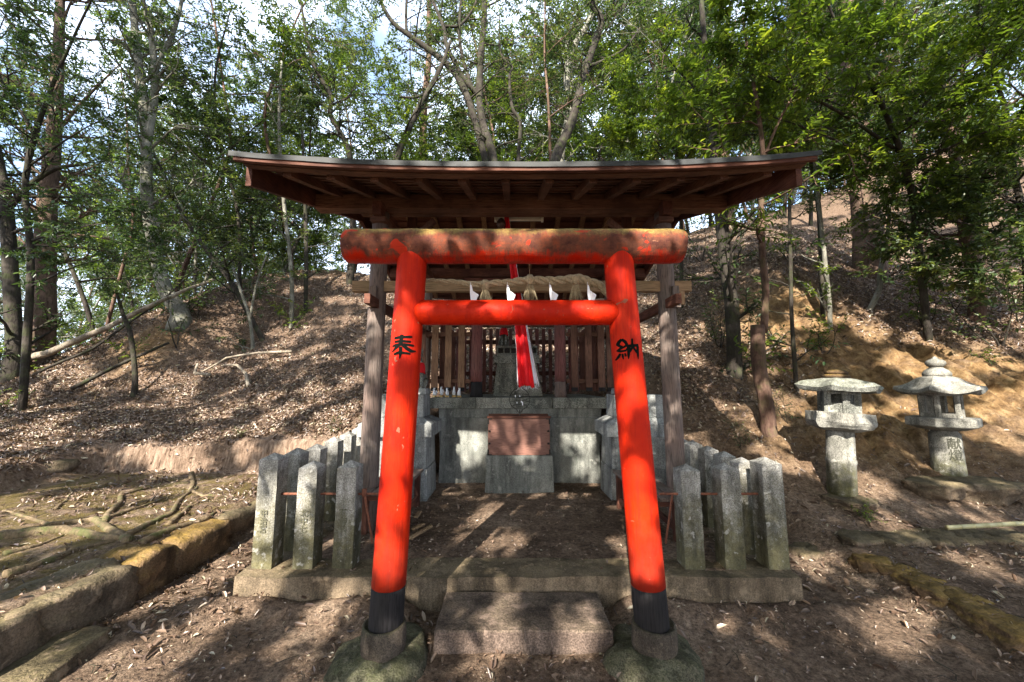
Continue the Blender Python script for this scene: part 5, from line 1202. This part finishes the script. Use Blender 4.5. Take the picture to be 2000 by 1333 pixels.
# ------------------------------------------------------------------ stones
def stone(pt, size, mat, seed, lb, grp, rot=0, cat='stone', sink=.3, flat=.35, rough=.2):
    x, y = pt; z = hz(x, y); return rock(cat if cat != 'stone' else 'kerb_rock', (x, y, z+size[2]*(1-sink)-size[2]*.5), size, mat, seed, lb, cat, grp, rot=rot, flat=flat, rough=rough)
g = 'mossy stones edging the left terrace'
LS = [((-2.80, 1.95), (.22, .36, .20), 'rock', 'nearest edging stone of the left terrace, cut by the lower left corner of the frame'), ((-2.82, 2.50), (.22, .33, .20), 'rock', 'long brown edging stone left of the brightest yellow one'),
      ((-2.79, 2.98), (.19, .20, .20), 'rock_moss', 'edging stone with bright yellow moss on its flat top'), ((-2.78, 3.42), (.20, .28, .20), 'rock_moss', 'rounded edging stone with a patch of yellow moss, in the middle of the row'),
      ((-2.82, 3.98), (.20, .32, .19), 'rock', 'long edging stone just left of the corner post'), ((-2.86, 4.55), (.20, .28, .17), 'rock_moss', 'farthest edging stone of the left terrace, glowing yellow behind the corner post')]
for i, (pt, s_, m_, lb) in enumerate(LS): rock('edging_stone', (pt[0], pt[1], .10), s_, M[m_], 3+i, lb, 'stone', g, rot=rr.uniform(-.12, .12), flat=.12, rough=.15, sq=.8)
rock('flat_stone', (-2.48, 2.12, .0), (.17, .34, .10), M['rock'], 31, 'low flat slab below the edging stones at the lower left', 'stone', rot=.15, flat=.3, rough=.14)
for i, (px, py, sz, lb) in enumerate([(30, 940, (.35, .45, .18), 'leftmost stone at the foot of the left leaf bank'), (110, 918, (.35, .42, .16), 'middle stone at the foot of the left leaf bank'), (160, 905, (.28, .35, .14), 'stone where the left bank turns into cut earth')]):
    p = P(px, py, 5.0+i*.45); rock('bank_stone', (p.x, p.y, .38), sz, M['rock'], 41+i, lb, 'stone', 'stones at the foot of the left bank', rot=-.5, flat=.2, rough=.16)
g = 'mossy stones edging the right side of the path'
for i, (px, py, sz, lb) in enumerate([(1705, 1098, (.17, .13, .09), 'sunlit edging stone nearest the stone posts on the right'), (1752, 1112, (.16, .14, .08), 'second edging stone of the right path, beside the sunlit one'), (1795, 1132, (.17, .15, .08), 'third edging stone of the right path'),
        (1830, 1155, (.15, .15, .08), 'fourth edging stone of the right path, greenish'), (1880, 1170, (.17, .16, .08), 'fifth edging stone of the right path'), (1925, 1200, (.17, .16, .08), 'sixth edging stone of the right path, olive with moss'), (1985, 1232, (.18, .17, .09), 'last edging stone, cut by the right edge of the frame')]):
    p = GZ(px, py, .10); sz = (sz[0]*.72, sz[1]*.75, sz[2]*1.0); rock('edging_stone', (p.x, p.y, .07), sz, M['rock_moss'], 51+i, lb, 'stone', g, rot=rr.uniform(-.5, .5), flat=.3, rough=.2)
g = 'stones of the low step below the lanterns'
for i, (px, py, sz, lb) in enumerate([(1575, 1020, (.15, .12, .16), 'pointed yellowish stone beside the right corner post'), (1690, 1045, (.22, .15, .14), 'left stone of the low step below the lanterns'), (1765, 1055, (.25, .16, .15), 'greenish stone of the step below the left lantern'),
        (1850, 1062, (.24, .16, .15), 'middle stone of the step under the bamboo pole'), (1930, 1070, (.24, .16, .15), 'mossy stone of the step near the right edge'), (1990, 1075, (.22, .15, .15), 'step stone cut by the right edge of the frame')]):
    p = P(px, py, 3.52); rock('step_rock', (p.x, 3.57, hz(p.x, 3.57)-.07), sz, M['rock'], 61+i, lb, 'stone', g, rot=rr.uniform(-.3, .3), flat=.25, rough=.2)
g = 'rough stones under the right lantern'
for i, (px, py, sz, lb) in enumerate([(1825, 968, (.26, .20, .10), 'flat tan rock in front of the right lantern'), (1905, 975, (.28, .22, .13), 'mossy rock right of the right lantern foot'), (1960, 990, (.22, .18, .10), 'dark rock farthest right beside the lantern foot'), (1890, 1010, (.24, .16, .10), 'low rock between the lantern and the bamboo pole'), (1660, 985, (.22, .18, .06), 'half-buried stone ring at the foot of the left lantern')]):
    p = P(px, py, 4.3 if i < 4 else 4.1); rock('base_rock', (p.x, p.y, max(hz(p.x, p.y), .2)+.02), sz, M['rock'], 71+i, lb, 'stone', g, rot=rr.uniform(-.5, .5), flat=.3, rough=.22)
# bamboo pole
a = P(1850, 1031, 3.44); b = P(2060, 1019, 3.44); a.z = max(a.z, hz(a.x, a.y)+.03); b.z = max(b.z, hz(b.x, b.y)+.03)
for k in range(9):
    q = a.lerp(b, k/8); dz_ = hz(q.x, q.y)+.025-q.z
    if dz_ > 0: a.z += dz_; b.z += dz_
mb = MB(); n = 8
for i in range(n):
    p0 = a.lerp(b, i/n); p1 = a.lerp(b, (i+1)/n); mb.tube([p0, p0.lerp(p1, .03), p0.lerp(p1, .5), p0.lerp(p1, .97), p1], [.021, .018, .018, .018, .021], 12)
tag(mb.build('bamboo_pole', M['bamboo'], smooth=True), 'dry bamboo pole lying below the right lantern', 'bamboo pole')
# ------------------------------------------------------------------ roots and fallen wood
def ground_tube(pts, w, lift=.0, n=12, jit=.04):
    out = []; rs = []
    for i in range(len(pts)-1):
        for k in range(n):
            t_ = k/n; x = pts[i][0]*(1-t_)+pts[i+1][0]*t_; y = pts[i][1]*(1-t_)+pts[i+1][1]*t_
            x += jit*mn.noise(Vector((x*2.5, y*2.5, w*90))); y += jit*mn.noise(Vector((x*2.5, y*2.5, w*90+7))); f = (i+t_)/(len(pts)-1)
            r_ = w*(1-.7*f)*(1+.15*mn.noise(Vector((x*6, y*6, 3)))); out.append((x, y, hz(x, y)+lift+r_*.25)); rs.append(r_)
    return out, rs
roots = [([(0, 1050), (120, 1035), (240, 1050), (330, 1000), (385, 940)], .06, 'thick root snaking across the middle of the left terrace'), ([(250, 1055), (180, 1010), (90, 1020), (0, 990)], .045, 'root curving to the left edge of the terrace'),
         ([(200, 1020), (240, 960), (300, 945), (380, 935)], .04, 'arched root in the upper part of the root tangle'), ([(195, 1015), (280, 985), (340, 955)], .035, 'straight root running beside the arched one'),
         ([(330, 1020), (370, 985), (400, 975)], .035, 'short root near the long edging stone'), ([(0, 1120), (60, 1100), (150, 1070), (230, 1050)], .05, 'lowest root of the left terrace'),
         ([(380, 920), (370, 950), (400, 965), (470, 960)], .035, 'bent root tip near the cut earth bank'), ([(110, 990), (140, 960), (130, 940)], .02, 'thin looping root on the left'), ([(270, 1060), (340, 1030), (400, 1010), (430, 990)], .045, 'root running along the back of the edging stones'),
         ([(0, 1080), (70, 1060), (130, 1040)], .03, 'small root at the far left of the terrace')]
for i, (pp, w, lb) in enumerate(roots):
    pts = [(GZ(a, b, .3).x, GZ(a, b, .3).y) for a, b in pp]; o, r_ = ground_tube(pts, w*.8)
    tag(MB().tube(o, r_, 10, True, .05).build('tree_root', M['root'], smooth=True), lb, 'root', 'roots across the left terrace')
def log(pts, w0, w1, nm, lb, mat, cat):
    pts = [P(*p) for p in pts]; out = []; n = 10
    for i in range(len(pts)-1):
        for k in range(n): p = pts[i].lerp(pts[i+1], k/n); out.append(p+mn.noise_vector(p*1.7)*.03)
    out.append(pts[-1]); m = len(out); tag(MB().tube(out, [w0+(w1-w0)*i/(m-1) for i in range(m)], 10, True, .06).build(nm, mat, smooth=True), lb, cat, 'fallen branches on the left slope')
log([(0, 712, 8.2), (90, 690, 8.2), (210, 640, 8.3), (320, 585, 8.6), (420, 545, 9.2)], .085, .03, 'fallen_log', 'long sunlit fallen log leaning up the far left slope', M['log'], 'log')
log([(60, 735, 8.0), (180, 680, 8.1), (300, 600, 8.6), (390, 520, 9.4)], .03, .015, 'fallen_branch', 'thin fallen branch just below the sunlit log', M['bark_dark'], 'branch')
log([(140, 760, 7.6), (260, 700, 8.0), (330, 670, 8.2)], .04, .025, 'fallen_branch', 'thick dark branch half buried below the leaning tree', M['bark_dark'], 'branch')
log([(395, 728, 8.3), (440, 700, 8.4), (500, 690, 8.45), (570, 687, 8.5)], .018, .03, 'fallen_branch', 'straight pale stick lying level across the left slope', M['log'], 'branch')
log([(440, 712, 8.0), (465, 714, 7.9), (480, 730, 7.75), (484, 755, 7.5)], .02, .035, 'fallen_branch', 'short curved root-like branch below the level stick', M['log'], 'branch')
log([(385, 712, 8.1), (380, 730, 7.9), (410, 732, 7.9)], .02, .035, 'fallen_branch', 'small hooked branch left of the curved one', M['log'], 'branch')
def rlog(pts, w0, w1, lb, mat):
    pts = [P(*p) for p in pts]; tag(MB().tube(pts, [w0+(w1-w0)*i/(len(pts)-1) for i in range(len(pts))], 9, True, .06).build('fallen_branch', mat, smooth=True), lb, 'branch', 'fallen branches on the right slope')
rlog([(1752, 466, 9.6), (1775, 495, 9.3), (1797, 515, 9.1)], .06, .045, 'thick pale broken branch right of the cedar trunk', M['log'])
rlog([(1655, 452, 8.3), (1690, 432, 8.3), (1718, 425, 8.3), (1735, 440, 8.2)], .02, .012, 'thin grey twig arching across the cedar trunk', M['log'])
# split wood lying by the left bench
for a_, b_, w, lb in (((800, 1052), (842, 1028), .018, 'long pale wooden lath lying by the left gate pillar'), ((806, 1034), (828, 1024), .015, 'short pale wood scrap above the long lath'), ((812, 1010), (820, 1000), .02, 'small whitish wood scrap near the left bench leg')):
    p = GZ(*a_, .215); q = GZ(*b_, .215); tag(MB().beam(p, q, w*2, .018).build('wood_lath', M['ywood_y'], bevel=.002), lb, 'wood scrap')
for o in list(bpy.data.objects):
    if '_o' in o: del o['_o']
